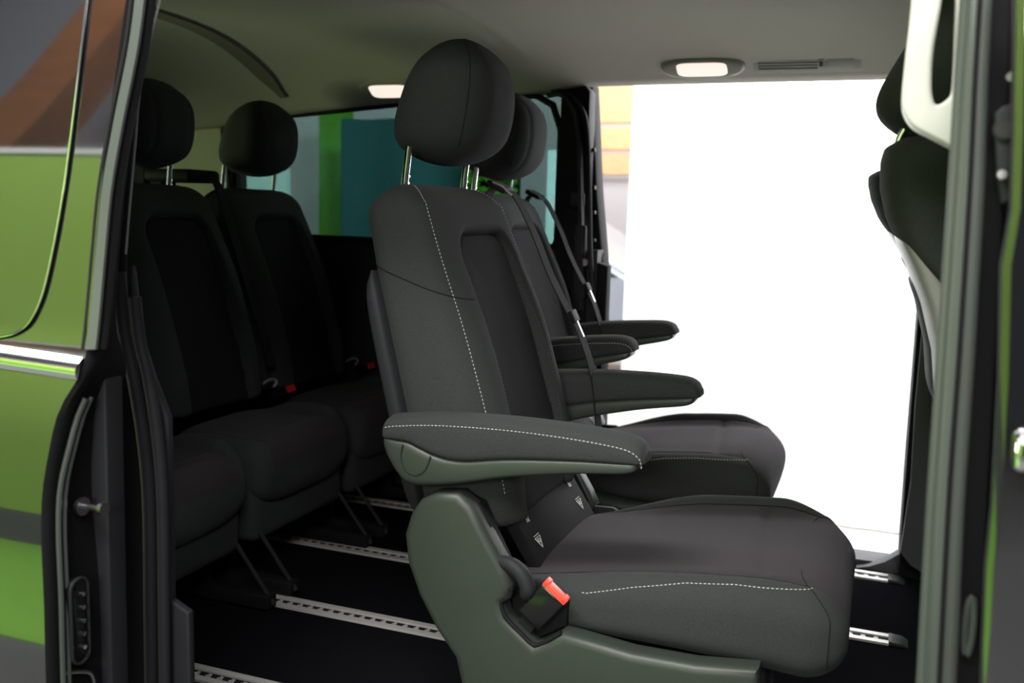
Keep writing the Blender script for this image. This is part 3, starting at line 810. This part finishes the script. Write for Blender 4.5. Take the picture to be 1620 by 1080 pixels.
# far opening: front post, sill
b = MB(); b.prism([(.112, .0), (.175, .0), (.17, 1.42), (.10, 1.42)], 'y', 2.93, 3.12, .008); struct('trim_8', b, 'dplastic')
b = MB()
pA = pxz([(1462, 480), (1447, 640), (1440, 760), (1424, 870), (1440, 890), (1465, 905), (1470, 700), (1476, 480)], 2.93); b.prism(pA, 'y', 2.90, 2.945, .004); struct('trim_9', b, 'sidetrim')
b = MB(); b.box((-.86, 3.0, -.02), (1.6, 3.10, .015)); fil = pxz([(1345, 896), (1375, 893), (1400, 886), (1425, 872), (1446, 905), (1446, 912), (1345, 904)], 2.98); b.prism(fil, 'y', 2.965, 3.02, .002); struct('trim_10', b, 'sidetrim')
# wall ahead of both openings
b = MB(); b.box((.17, 3.07, -.1), (1.6, 3.12, 1.43)); b.box((1.55, 1.2, -.1), (1.62, 3.12, .85)); struct('wall_front', b, 'trim')
# near rear wall (right-hand side) behind the pillar
b = MB(); b.box((-2.7, 1.16, -.1), (-1.17, 1.26, 1.45)); struct('wall_right', b, 'trim')
# near opening, rear post: rubber seals and inner trim strips
def strip(name, quad_lo, mats, y0, y1, bev=.004, parent=None, k='structure'):
    b = MB(); b.prism([(yy(px, py, y0).x, yy(px, py, y0).z) for px, py in quad_lo], 'y', y0, y1, bev); o = b.build(name, mats, parent)
    if parent is None: o['kind'] = k
    return o
post = strip('trim_11', [(250, -60), (228, 60), (208, 200), (200, 300), (193, 420), (200, 540), (232, 640), (252, 760), (254, 900), (250, 1200), (150, 1200), (150, -60)], 'dplastic', 1.19, 1.203, .004)
b = MB(); b.tube(spline([yy(px, py, 1.178) for px, py in [(256, -10), (240, 55), (222, 140), (213, 240), (206, 320), (199, 402)]], 8), .0016, 6); b.build('edge_trim', 'gplastic', post)
strip('pillar_panel', [(206, 420), (218, 530), (240, 600), (264, 660), (266, 720), (268, 850), (270, 950), (298, 970), (302, 1200), (215, 1200), (206, 900)], 'trim', 1.206, 1.222, .005, post)
b = MB(); b.tube(spline([yy(px, py, 1.187) for px, py in [(188, 430), (196, 520), (212, 600), (228, 700), (236, 800), (238, 950), (240, 1120)]], 8), .011, 12); b.build('door_seal', 'trim', post)
b = MB(); b.tube(spline([yy(px+21, py, 1.19) for px, py in [(192, 470), (200, 540), (214, 600), (229, 700), (236, 800), (238, 950), (240, 1120)]], 8), .010, 12); b.build('door_seal', 'trim', post)
b = MB(); b.tube([yy(262, 884, 1.21), yy(249, 894, 1.212)], .0015, 5); b.tube([yy(262, 680, 1.21), yy(246, 692, 1.212)], .0015, 5); b.build('panel_gap', 'ventdark', post)
# near sliding door slid back: skin, glass, frame, seals
ZD = [(.05, .965), (.30, .957), (.54, .964), (.70, .985), (.78, 1.008), (.84, 1.030), (1.06, 1.074), (1.28, 1.116), (1.45, 1.148)]
XE = -1.028
def onskin(px, py, dy=0):
    y_ = 1.06
    for _ in range(8): p = yy(px, py, y_ + dy); y_ = table(ZD, p.z)[0]
    return yy(px, py, y_ + dy)
XT = sorted([(.05, -1.028), (.45, -1.028)] + [(onskin(*q).z, onskin(*q).x) for q in [(66, 790), (78, 710), (95, 645), (128, 588), (139, 540), (150, 400), (165, 250), (185, 100), (205, -40)]])
def xe(z): return table(XT, z)[0]
door2 = MB(); vs = []; fs = []; nz = 60; nx = 14
def skin(x, z): return Vector((x, table(ZD, z)[0] + .006*((x - XE)/.3)**2 * 0, z))
zs = [lerp(.05, 1.40, k/nz) for k in range(nz+1)]; xs = [XE - k*.05 for k in range(nx+1)]
for z in zs:
    for x in xs: vs.append(skin(x - XE + xe(z), z))
for i in range(nz):
    for j in range(nx): a = i*(nx+1)+j; fs.append((a, a+1, a+nx+2, a+nx+1))
# return edge (end face) curving inwards
n0 = len(vs)
for z in zs:
    y = table(ZD, z)[0]
    XQ = xe(z); vs += [Vector((XQ + .006, y + .006, z)), Vector((XQ + .007, y + .018, z)), Vector((XQ + .002, y+.028, z)), Vector((XQ + .002, y + .10 - .055*sst(.75, .85, z), z))]
for i in range(nz):
    a = i*(nx+1); bq = n0 + i*4
    fs.append((a, a+nx+1, bq+4, bq))
    for j in range(3): fs.append((bq+j, bq+j+4, bq+j+5, bq+j+1))
door2.add(vs, fs, [0]*(nz*nx) + [1]*(len(fs)-nz*nx)); dr = struct('door_2', door2, ['paint', 'rubber'])
b = MB()  # window glass set in the upper skin
gl = [(-1.075, 1.40), (-1.075, 1.08), (-1.085, .93), (-1.10, .86), (-1.13, .828), (-1.20, .815), (-1.70, .815), (-1.70, 1.40)]
def ongl(x, z, o=.0): return Vector((x, table(ZD, z)[0] - .003 - o, z))
vs = []; fs = []
edge = spline([Vector(p) for p in gl[:6]], 8); edge = [(p[0], p[1]) for p in edge]
rowsz = sorted(set([round(p[1], 4) for p in edge]))
for x, z in edge: vs += [ongl(x, z), ongl(x - .12, z), ongl(-1.75, z)]
for i in range(len(edge)-1): a = i*3; fs += [(a, a+3, a+4, a+1), (a+1, a+4, a+5, a+2)]
b.add(vs, fs); wp = b.build('window_pane', 'privacy', dr)
b = MB(); b.tube([ongl(x, z, .001) for x, z in edge] + [ongl(-1.7, .813, .001)], .0019, 8); b.build('window_chrome', 'chrome', dr)
b = MB(); pr = [Vector((0, -.004 - .008*math.sin(math.pi*t), lerp(.772, .802, t))) for t in [k/8 for k in range(9)]]
vs = []; fs = []
for x in (xe(.785) + .002, -1.35, -1.75):
    for p in pr: vs.append(Vector((x, table(ZD, p.z)[0] + p.y, p.z + .004 + (-1.0 - x)*.03)))
for i in range(2):
    for j in range(8): a = i*9+j; fs.append((a, a+9, a+10, a+1))
fs.append(tuple(range(9))); b.add(vs, fs); b.build('belt_moulding', 'chrome', dr)
# window frame edge strip (grey) and black seals each side
def dstrip(pts, r, m, name, parent=dr, n=10, flat=None):
    b = MB(); b.tube(spline(pts, 6), r, n); return b.build(name, m, parent)
b = MB(); pts = [onskin(px, py, -.004) for px, py, yv in [(226, -40, 1.175), (222, 0, 1.168), (211, 80, 1.155), (187, 200, 1.130), (170, 300, 1.108), (160, 400, 1.086), (151, 500, 1.066), (145, 553, 1.055)]]
b.ribbon(spline(pts, 6), .0175, (1, -.1, 0), .002); b.build('frame_strip', 'seal', dr)
for dpx, rr in ((-13, .0035), (17, .0065)):
    b = MB(); b.tube(spline([onskin(px + dpx, py, .002 if dpx < 0 else .014) for px, py, yv in [(226, -40, 1.175), (222, 0, 1.168), (211, 80, 1.155), (187, 200, 1.130), (170, 300, 1.108), (160, 400, 1.086), (151, 500, 1.066), (145, 553, 1.055)]], 6), rr, 8); b.build('frame_seal', 'rubber', dr)
b = MB(); pts = [Vector((xe(z)+.008, table(ZD, z)[0] + .022 + .010*sst(.6, .75, z), z)) for z in [lerp(.08, .745, k/30) for k in range(31)]]
b.tube(pts, .0042, 8); b.build('door_seal', 'seal', dr)
b = MB(); pts = [p + Vector((0, .011, 0)) for p in pts]; b.tube(pts, .003, 8); b.build('door_seal', 'seal', dr)
# inner trim of the door, dark upright panel
b = MB(); b.prism([(XE-.01, .05), (XE+.018, .05), (XE+.022, .815), (XE+.004, .825), (XE-.01, .825)], 'y', 1.058, 1.094, .004); b.build('inner_panel', 'trim', dr)
# guide pin
pn = MB(); c = Vector((XE + .004, 1.028, .59)); pn.cyl(c, (1, 0, 0), .013, .006, 24); pn.cyl(c + Vector((.016, .002, 0)), (1, 0, 0), .005, .034, 16); pn.cyl(c + Vector((.033, .004, 0)), (1, 0, 0), .0095, .007, 24); pn.build('guide_pin', 'steel', dr)
# contact plate with five sprung contacts
cp = MB(); pts = [(1.006 + .016*math.cos(t), .432 + (.046 if math.sin(t) >= 0 else -.046) + .016*math.sin(t)) for t in [2*math.pi*k/28 for k in range(28)]]
cp.prism(pts, 'x', XE + .002, XE + .016, .004); plate = cp.build('contact_plate', 'glossblack', dr)
cr = MB(); cr.tube([Vector((XE+.016, y_, z_)) for y_, z_ in pts + pts[:2]], .0022, 6); cr.build('plate_rim', 'trim', plate)
for k in range(5):
    q = MB(); q.cyl((XE + .018, 1.008, .4715 - k*.0195), (1, 0, 0), .0032, .008, 12); q.build('contact_pin', 'chrome', plate)
hk = MB(); hk.tube(spline([Vector((XE+.006, 0.985, .362)), Vector((XE+.010, 1.005, .356)), Vector((XE+.012, 1.025, .345)), Vector((XE+.012, 1.032, .325)), Vector((XE+.012, 1.034, .29))], 6), .003, 8); hk.build('latch_edge', 'steel', dr)
bt = MB(); q = yy(205, 197, 1.16); bt.cyl(q, (1, -.5, 0), .005, .012, 14); bt.build('stop_bolt', 'steel', dr)

# near opening, front pillar
bp = MB()
def xof(px, py, y): return yy(px, py, y)
def vstrip(lst, y0, y1, bev=.004):
    return [(yy(px, py, y0).x, yy(px, py, y0).z) for px, py in lst]
L = [(1538, -80), (1524, 120), (1513, 300), (1495, 560), (1478, 800), (1458, 1150)]; R = [(1577, -80), (1566, 120), (1560, 300), (1545, 560), (1528, 800), (1512, 1150)]
b = MB(); b.prism(vstrip(L + R[::-1], 1.10, 1.2), 'y', 1.10, 1.2, .008)
pillar = struct('trim_12', b, 'seal')
b = MB()
gl_ = [((l[0]*.55 + r[0]*.45), l[1]) for l, r in zip(L, R)]
b.tube(spline([yy(px, py, 1.098) for px, py in gl_], 6), .0025, 8); b.build('seal_groove', 'rubber', pillar)
b = MB(); b.tube(spline([yy(px+2, py, 1.125) for px, py in L], 6), .010, 12); b.build('seal_lip', 'seal', pillar)
# black body flange right of it
R2 = [(1590, -80), (1586, 120), (1580, 300), (1566, 560), (1552, 800), (1538, 1150)]
b = MB(); b.prism(vstrip([(p[0]-4, p[1]) for p in R] + [(p[0]+16, p[1]) for p in R2[::-1]], 1.10, 1.2), 'y', 1.125, 1.2, .004); b.build('door_jamb', 'dplastic', pillar)
# latch plate
lp = MB(); lp.prism(vstrip([(1573, 180), (1582, 172), (1603, 165), (1606, 120), (1612, 122), (1606, 260), (1598, 318), (1584, 322), (1576, 260)], 1.10, 1.12), 'y', 1.085, 1.12, .004); lpo = lp.build('latch_plate', 'trim', pillar)
lh = MB(); c = yy(1590, 205, 1.083); lh.cyl(c, (0, 1, 0), .0085, .004, 24); lh.build('latch_hole', 'ventdark', lpo)
lh = MB(); lh.tube([c + Vector((math.cos(t)*.0095, 0, math.sin(t)*.0095)) for t in [k*.4 for k in range(17)]], .0015, 6); lh.build('hole_rim', 'trim', lpo)
for px, py in ((1600, 122), (1585, 276)):
    q = MB(); q.cyl(yy(px, py, 1.082), (0, 1, 0), .0045, .008, 14); q.build('plate_bolt', 'steel', lpo)
q = MB(); c = yy(1533, 990, 1.12); q.tube([c + Vector((.004*math.cos(t), 0, .033*math.sin(t))) for t in [k*.4 for k in range(17)]], .004, 8); q.build('rubber_buffer', 'seal', pillar)
# exterior edge of the front door
b = MB(); FE = [(1606, -80), (1602, 200), (1598, 330), (1583, 420), (1579, 600), (1568, 800), (1558, 900), (1548, 1150)]
p0 = [yy(px, py, 1.03) for px, py in FE]
vs = []; fs = []
for p in p0:
    vs += [p + Vector((.004, .05, 0)), p + Vector((0, .012, 0)), p + Vector((.002, .003, 0)), p + Vector((.007, .0005, 0)), p + Vector((.010, 0, 0)), p + Vector((.6, .0, 0))]
for i in range(len(p0)-1):
    for j in range(5): a = i*6+j; fs.append((a, a+1, a+7, a+6))
b.add(vs, fs); fd = struct('door_3', b, 'paint')
b = MB(); a0 = yy(1603, 685, 1.02); a1 = yy(1603, 740, 1.02)
b.rbox((a0.x, 1.0, a1.z), (a0.x+.3, 1.03, a0.z), .006); b.build('belt_moulding', 'chrome', fd)
# ivory grab handle on the front pillar trim
def oval_panel():
    y = 1.235
    outer = [(1447, -70), (1440, 20), (1432, 90), (1427, 150), (1430, 178), (1445, 200), (1475, 217), (1516, 238)]
    outer = spline([Vector(p) for p in outer], 5); outer = [tuple(p) for p in outer] + [(1522, 100), (1531, -70)]
    hole = spline([Vector(p) for p in [(1500, -60), (1487, 20), (1477, 80), (1474, 130), (1476, 155), (1482, 165), (1494, 160), (1506, 145), (1510, 110), (1513, 20), (1515, -60)]], 5)
    hole = [tuple(p) for p in hole]
    bm = bmesh.new()
    def loop(l):
        v = [bm.verts.new(yy(p[0], p[1], y)) for p in l]
        return [bm.edges.new((v[k], v[(k+1) % len(v)])) for k in range(len(v))]
    es = loop(outer) + loop(hole)
    bmesh.ops.triangle_fill(bm, use_beauty=True, edges=es)
    rt = bmesh.ops.extrude_face_region(bm, geom=bm.faces[:])
    for v in [g for g in rt['geom'] if isinstance(g, bmesh.types.BMVert)]: v.co.y += .045
    bmesh.ops.recalc_face_normals(bm, faces=bm.faces[:])
    sharp = [e for e in bm.edges if len(e.link_faces) == 2 and e.calc_face_angle(0) > 1.2]
    bmesh.ops.bevel(bm, geom=sharp, offset=.011, segments=5, affect='EDGES', profile=.5, clamp_overlap=True)
    b = MB(); b.frombm(bm); return b
hd = oval_panel().build('grab_handle', 'ivory'); tag(hd, 'ivory oval loop grab handle at the upper right, on the front door pillar', 'handle')
b = MB(); b.box((.10, 1.22, -.1), (.30, 1.30, 1.42), bev=.01); struct('trim_13', b, 'dplastic')

# ---- ceiling fittings
def dome(px0, px1, py0, py1, y, label):
    c0 = yy(px0, py0, y); c1 = yy(px1, py1, y); cx = (c0.x+c1.x)/2; hw = abs(c1.x-c0.x)/2; zc = zceil(cx, y)
    r = empty('dome_lamp', (cx, y, zc), label, 'ceiling lamp', 'oval dome lamps above the far side')
    dzy = (zceil(cx, y+.03) - zceil(cx, y-.03))/.06 - .28
    nrm = unit(Vector((0, dzy, -1))); ay = unit(Vector((0, 1, dzy)))
    o = Vector((0, 0, 0))
    def body(rx, ry, h, n=40, e=2.6):
        vs = []; rows = [(1.0, -.9), (1, 0), (.985, .35), (.94, .7), (.86, .93), (.7, 1.0), (.3, 1.0)]
        for s_, hh in rows:
            for k in range(n):
                cx_, sy_ = superell(2*math.pi*k/n, e); vs.append(Vector((1, 0, 0))*cx_*rx*(s_ if s_ < .9 else s_) + ay*sy_*ry*s_ + nrm*h*hh)
        fs = [(i*n+k, i*n+(k+1) % n, (i+1)*n+(k+1) % n, (i+1)*n+k) for i in range(len(rows)-1) for k in range(n)]
        fs.append(tuple((len(rows)-1)*n+k for k in range(n))); return vs, fs
    b = MB(); b.add(*body(hw, .050, .016)); b.build('lamp_housing', 'vent', r)
    b = MB(); vs, fs = body(hw*.60, .030, .006, e=5); b.add([v + nrm*.0145 for v in vs], fs); b.build('lamp_lens', 'lamp', r)
    return r
dome(567, 672, 150, 120, 2.955, 'lit oval dome lamp left of the near headrest, above the tinted window')
dome(1045, 1180, 108, 95, 2.945, 'lit oval dome lamp above the curtain opening, left of the air vent')
y = 2.95; a = yy(1192, 96, y); c = yy(1362, 96, y); cx = (a.x+c.x)/2; zc = zceil(cx, y)
vr = empty('air_vent', (cx, y, zc+.007), 'flat rectangular roof air vent with slider, right of the dome lamp', 'air vent')
dzy = (zceil(cx, y+.03)-zceil(cx, y-.03))/.06 - .28; ay = unit(Vector((0, 1, dzy))); nrm = unit(Vector((0, dzy, -1))); hw = (c.x-a.x)/2
def vb(u0, u1, v0, v1, h0, h1, name, m_, parent, bev=.0015):
    q = MB(); q.obox(Vector((1, 0, 0))*(u0+u1)/2 + ay*(v0+v1)/2 + nrm*(h0+h1)/2, (1, 0, 0), ay, nrm, (u1-u0)/2, (v1-v0)/2, (h1-h0)/2, bev=bev); return q.build(name, m_, parent)
vb(-hw, hw, -.040, .040, -.014, .009, 'vent_frame', 'vent', vr, .003)
vb(-hw*.9, hw*.22, -.024, .024, .0086, .0096, 'vent_opening', 'ventdark', vr, 0)
q = MB()
for k in range(3): q.obox(Vector((-hw*.33, 0, 0)) + ay*(-.012+.012*k) + nrm*.0102, (1, 0, 0), ay, nrm, hw*.56, .0036, .0012)
q.build('vent_slats', 'vent', vr)
sl = vb(hw*.22, hw*.34, -.020, .022, .0086, .013, 'vent_slider', 'vent', vr)
vb(hw*.25, hw*.31, -.010, .010, .0125, .0145, 'slider_grip', 'ventdark', sl, 0)
vb(hw*.40, hw*.88, -.025, .025, .0086, .0115, 'vent_flap', 'vent', vr)

# belt upper guide between the rear headrests
b = MB(); b.rbox((-2.16, 2.45, 1.075), (-1.98, 2.60, 1.115), .015); g = b.build('belt_reel_cover', 'dplastic'); tag(g, 'dark plastic belt guide cover standing between the two rear headrests', 'belt guide')
b = MB(); b.ribbon(spline([Vector((-1.975, 2.53, 1.10)), Vector((-1.93, 2.528, 1.05)), Vector((-1.83, 2.527, .78)), Vector((-1.74, 2.527, .52))], 6), .04, (0, 1, 0), .0015); b.build('seat_belt', 'webbing', g)
b = MB(); b.box((-2.165, 2.49, .0), (-2.125, 2.56, 1.09)); b.build('guide_post', 'dplastic', g)

# ================================================================== SHOWROOM AROUND THE VAN
b = MB(); b.box((-12, -6, -.56), (8, 4.62, -.50)); struct('floor.001', b, 'carpet')
b = MB(); b.box((-12, 4.62, -.56), (8, 14, -.50)); struct('floor.002', b, 'pave')
b = MB(); b.box((-12, 4.62, -.50), (8, 4.66, -.485)); struct('trim_14', b, 'whiteedge')
# white curtain with soft folds
b = MB(); vs = []; fs = []; n = 260
for i in range(n+1):
    x = lerp(-1.25, 2.2, i/n); y = 4.98 + .0035*math.sin(x*38) + .002*math.sin(x*61+1)
    for z in (-.485, .6, 1.7, 3.2): vs.append(Vector((x, y + .002*math.sin(x*23+z*2), z)))
for i in range(n):
    for j in range(3): a = i*4+j; fs.append((a, a+4, a+5, a+1))
b.add(vs, fs); o = b.build('curtain', 'curtain'); tag(o, 'tall white curtain hanging in soft folds beyond the open far door', 'curtain')
sol = o.modifiers.new('solid', 'SOLIDIFY'); sol.thickness = .004
# slatted wooden facade band and parked car left of the curtain
b = MB(); b.box((-6, 11.0, 1.42), (0, 11.1, 4.2)); fac = struct('wall_far', b, 'slatgap')
for z0, z1 in ((1.46, 1.68), (1.74, 1.97), (2.04, 2.62), (2.70, 3.2)):
    q = MB(); q.box((-6, 10.94, z0), (0, 11.0, z1)); q.build('slat', 'orange', fac)
b = MB(); b.box((-6, 11.0, -.5), (0, 11.1, 1.42)); struct('wall_far.001', b, 'pinkish')
def car():
    r = empty('car', (-2.85, 8.6, -.5), 'silver car parked outside, just left of the white curtain', 'car')
    body = [(-2.1, .30), (-2.1, .75), (-1.5, .92), (-.9, 1.32), (.3, 1.42), (1.0, 1.02), (2.0, .86), (2.15, .6), (2.1, .30)]
    b = MB(); b.prism(body, 'y', -.85, .85, .10, seg=4); b.build('body', 'carpaint', r)
    b = MB(); b.prism([(-1.3, .95), (-.85, 1.25), (.25, 1.34), (.85, 1.0)], 'y', -.87, .87, .01); b.build('side_window', 'carglass', r)
    for x in (-1.35, 1.35):
        for y in (-.8, .8):
            b = MB(); b.cyl((x, y, .32), (0, 1, 0), .32, .2, 32); wh = b.build('wheel', 'sil', r)
            b = MB(); b.cyl((x, y*1.13, .32), (0, 1, 0), .2, .03, 24); b.build('hubcap', 'alu', wh)
    return r
car()
# things seen through the rear side window
b = MB(); b.box((-12, 6.6, -.5), (-2.12, 6.7, 3.6)); struct('wall_hall', b, 'greywall')['kind'] = 'structure'
bpy.data.objects['wall_hall'].name = 'wall_back'
def drape(name, x0, x1, y, z0, z1, m_, amp, fr, label, cat):
    b = MB(); vs = []; fs = []; n = 80
    for i in range(n+1):
        x = lerp(x0, x1, i/n)
        for z in (z0, (z0+z1)/2, z1): vs.append(Vector((x, y + amp*math.sin(x*fr), z)))
    for i in range(n):
        for j in range(2): a = i*3+j; fs.append((a, a+3, a+4, a+1))
    b.add(vs, fs); o = b.build(name, m_); s = o.modifiers.new('solid', 'SOLIDIFY'); s.thickness = .01
    return tag(o, label, cat)
p = lambda px, y: yy(px, 280, y).x
drape('green_banner', p(508, 6.2), p(560, 6.2), 6.2, -.5, 1.78, 'leafgreen', .02, 20, 'bright green upright banner seen through the rear side window', 'banner')
drape('teal_drape', p(540, 5.9), p(750, 5.9), 5.9, -.5, 1.60, 'teal', .05, 9, 'dark teal draped cover behind the tinted window', 'drape')
drape('pale_blue_drape', p(868, 5.6), p(905, 5.6), 5.6, -.5, 1.38, 'blue', .02, 14, 'pale teal panel behind the far headrest, left of the black door post', 'panel')
b = MB(); b.box((p(388, 5.2), 5.2, -.5), (p(452, 5.2), 5.25, 1.24)); o = b.build('exhibition_board', 'blue'); tag(o, 'small pale blue panel showing under the right rear headrest', 'panel')
b = MB(); b.box((-5.6, 2.0, -.5), (-5.5, 4.4, 1.5)); o = b.build('bright_view_board', 'whiteedge'); tag(o, 'white board added for the bright view through the tailgate window under the left rear headrest', 'board')  # added board, stands in for the bright exterior behind the tailgate
# green leafy screen glimpsed under the near headrest
r = empty('planter_screen', (p(790, 5.7), 5.7, -.5), 'green knobbly plant screen glimpsed under the near headrest', 'plant')
b = MB((p(790, 5.7), 5.7, -.5)); 
for k in range(220):
    x = random.uniform(p(740, 5.7), p(815, 5.7)); z = random.uniform(.9, 1.5)
    bm = bmesh.new(); bmesh.ops.create_icosphere(bm, subdivisions=1, radius=random.uniform(.02, .035))
    for v in bm.verts: v.co += Vector((x, 5.7 + random.uniform(-.03, .03), z))
    b.frombm(bm)
lf = b.build('leaves', 'leafgreen', r); lf['kind'] = 'stuff'
b = MB((p(790, 5.7), 5.7, -.5)); b.box((p(745, 5.7), 5.75, -.5), (p(815, 5.7), 5.8, 1.5)); b.build('backing_board', 'dplastic', r)

# near side of the hall: what the black paint mirrors
b = MB(); b.box((-11, -2.62, -.07), (-.6, -2.5, 2.75)); struct('wall_near', b, 'green')
b = MB(); b.box((-11, -2.63, 2.75), (-.6, -2.48, 2.785)); struct('trim_15', b, 'whiteedge')
b = MB(); b.box((-11, -2.50, -.499), (-1.2, -.65, -.494)); struct('trim_16', b, 'greencarpet')
b = MB(); b.box((-11, -2.61, -.5), (-.6, -2.5, -.07)); struct('trim_18', b, 'carpet')
b = MB(); b.box((-13, -5.6, -.5), (-1.2, -5.5, 8.6)); struct('wall_near.001', b, 'greywall')
b = MB(); b.box((-13, -6, 8.6), (6, 2.6, 8.7)); struct('ceiling.001', b, 'greyd')
b = MB()
arc = spline([Vector(p) for p in [(-9.6, 0, -.5), (-9.2, 0, 1.2), (-8.5, 0, 2.7), (-7.8, 0, 3.6), (-7.35, 0, 4.1), (-6.95, 0, 4.7), (-6.5, 0, 5.4), (-5.8, 0, 6.4), (-4.4, 0, 7.4)]], 8)
vs = []; fs = []
for i, p_ in enumerate(arc):
    t_ = unit(arc[min(i+1, len(arc)-1)] - arc[max(i-1, 0)]); d = Vector((-t_.z, 0, t_.x))
    for y_, dr_ in ((-4.5, -.25), (-4.1, -.25), (-4.1, .25), (-4.5, .25)): vs.append(Vector((p_.x, y_, p_.z)) + d*dr_)
for i in range(len(arc)-1):
    for k in range(4): fs.append((i*4+k, i*4+(k+1) % 4, (i+1)*4+(k+1) % 4, (i+1)*4+k))
b.add(vs, fs, 0, False); o = b.build('wooden_arch', 'wood'); tag(o, 'broad orange-brown wooden arch mirrored in the black door at the upper left', 'arch')
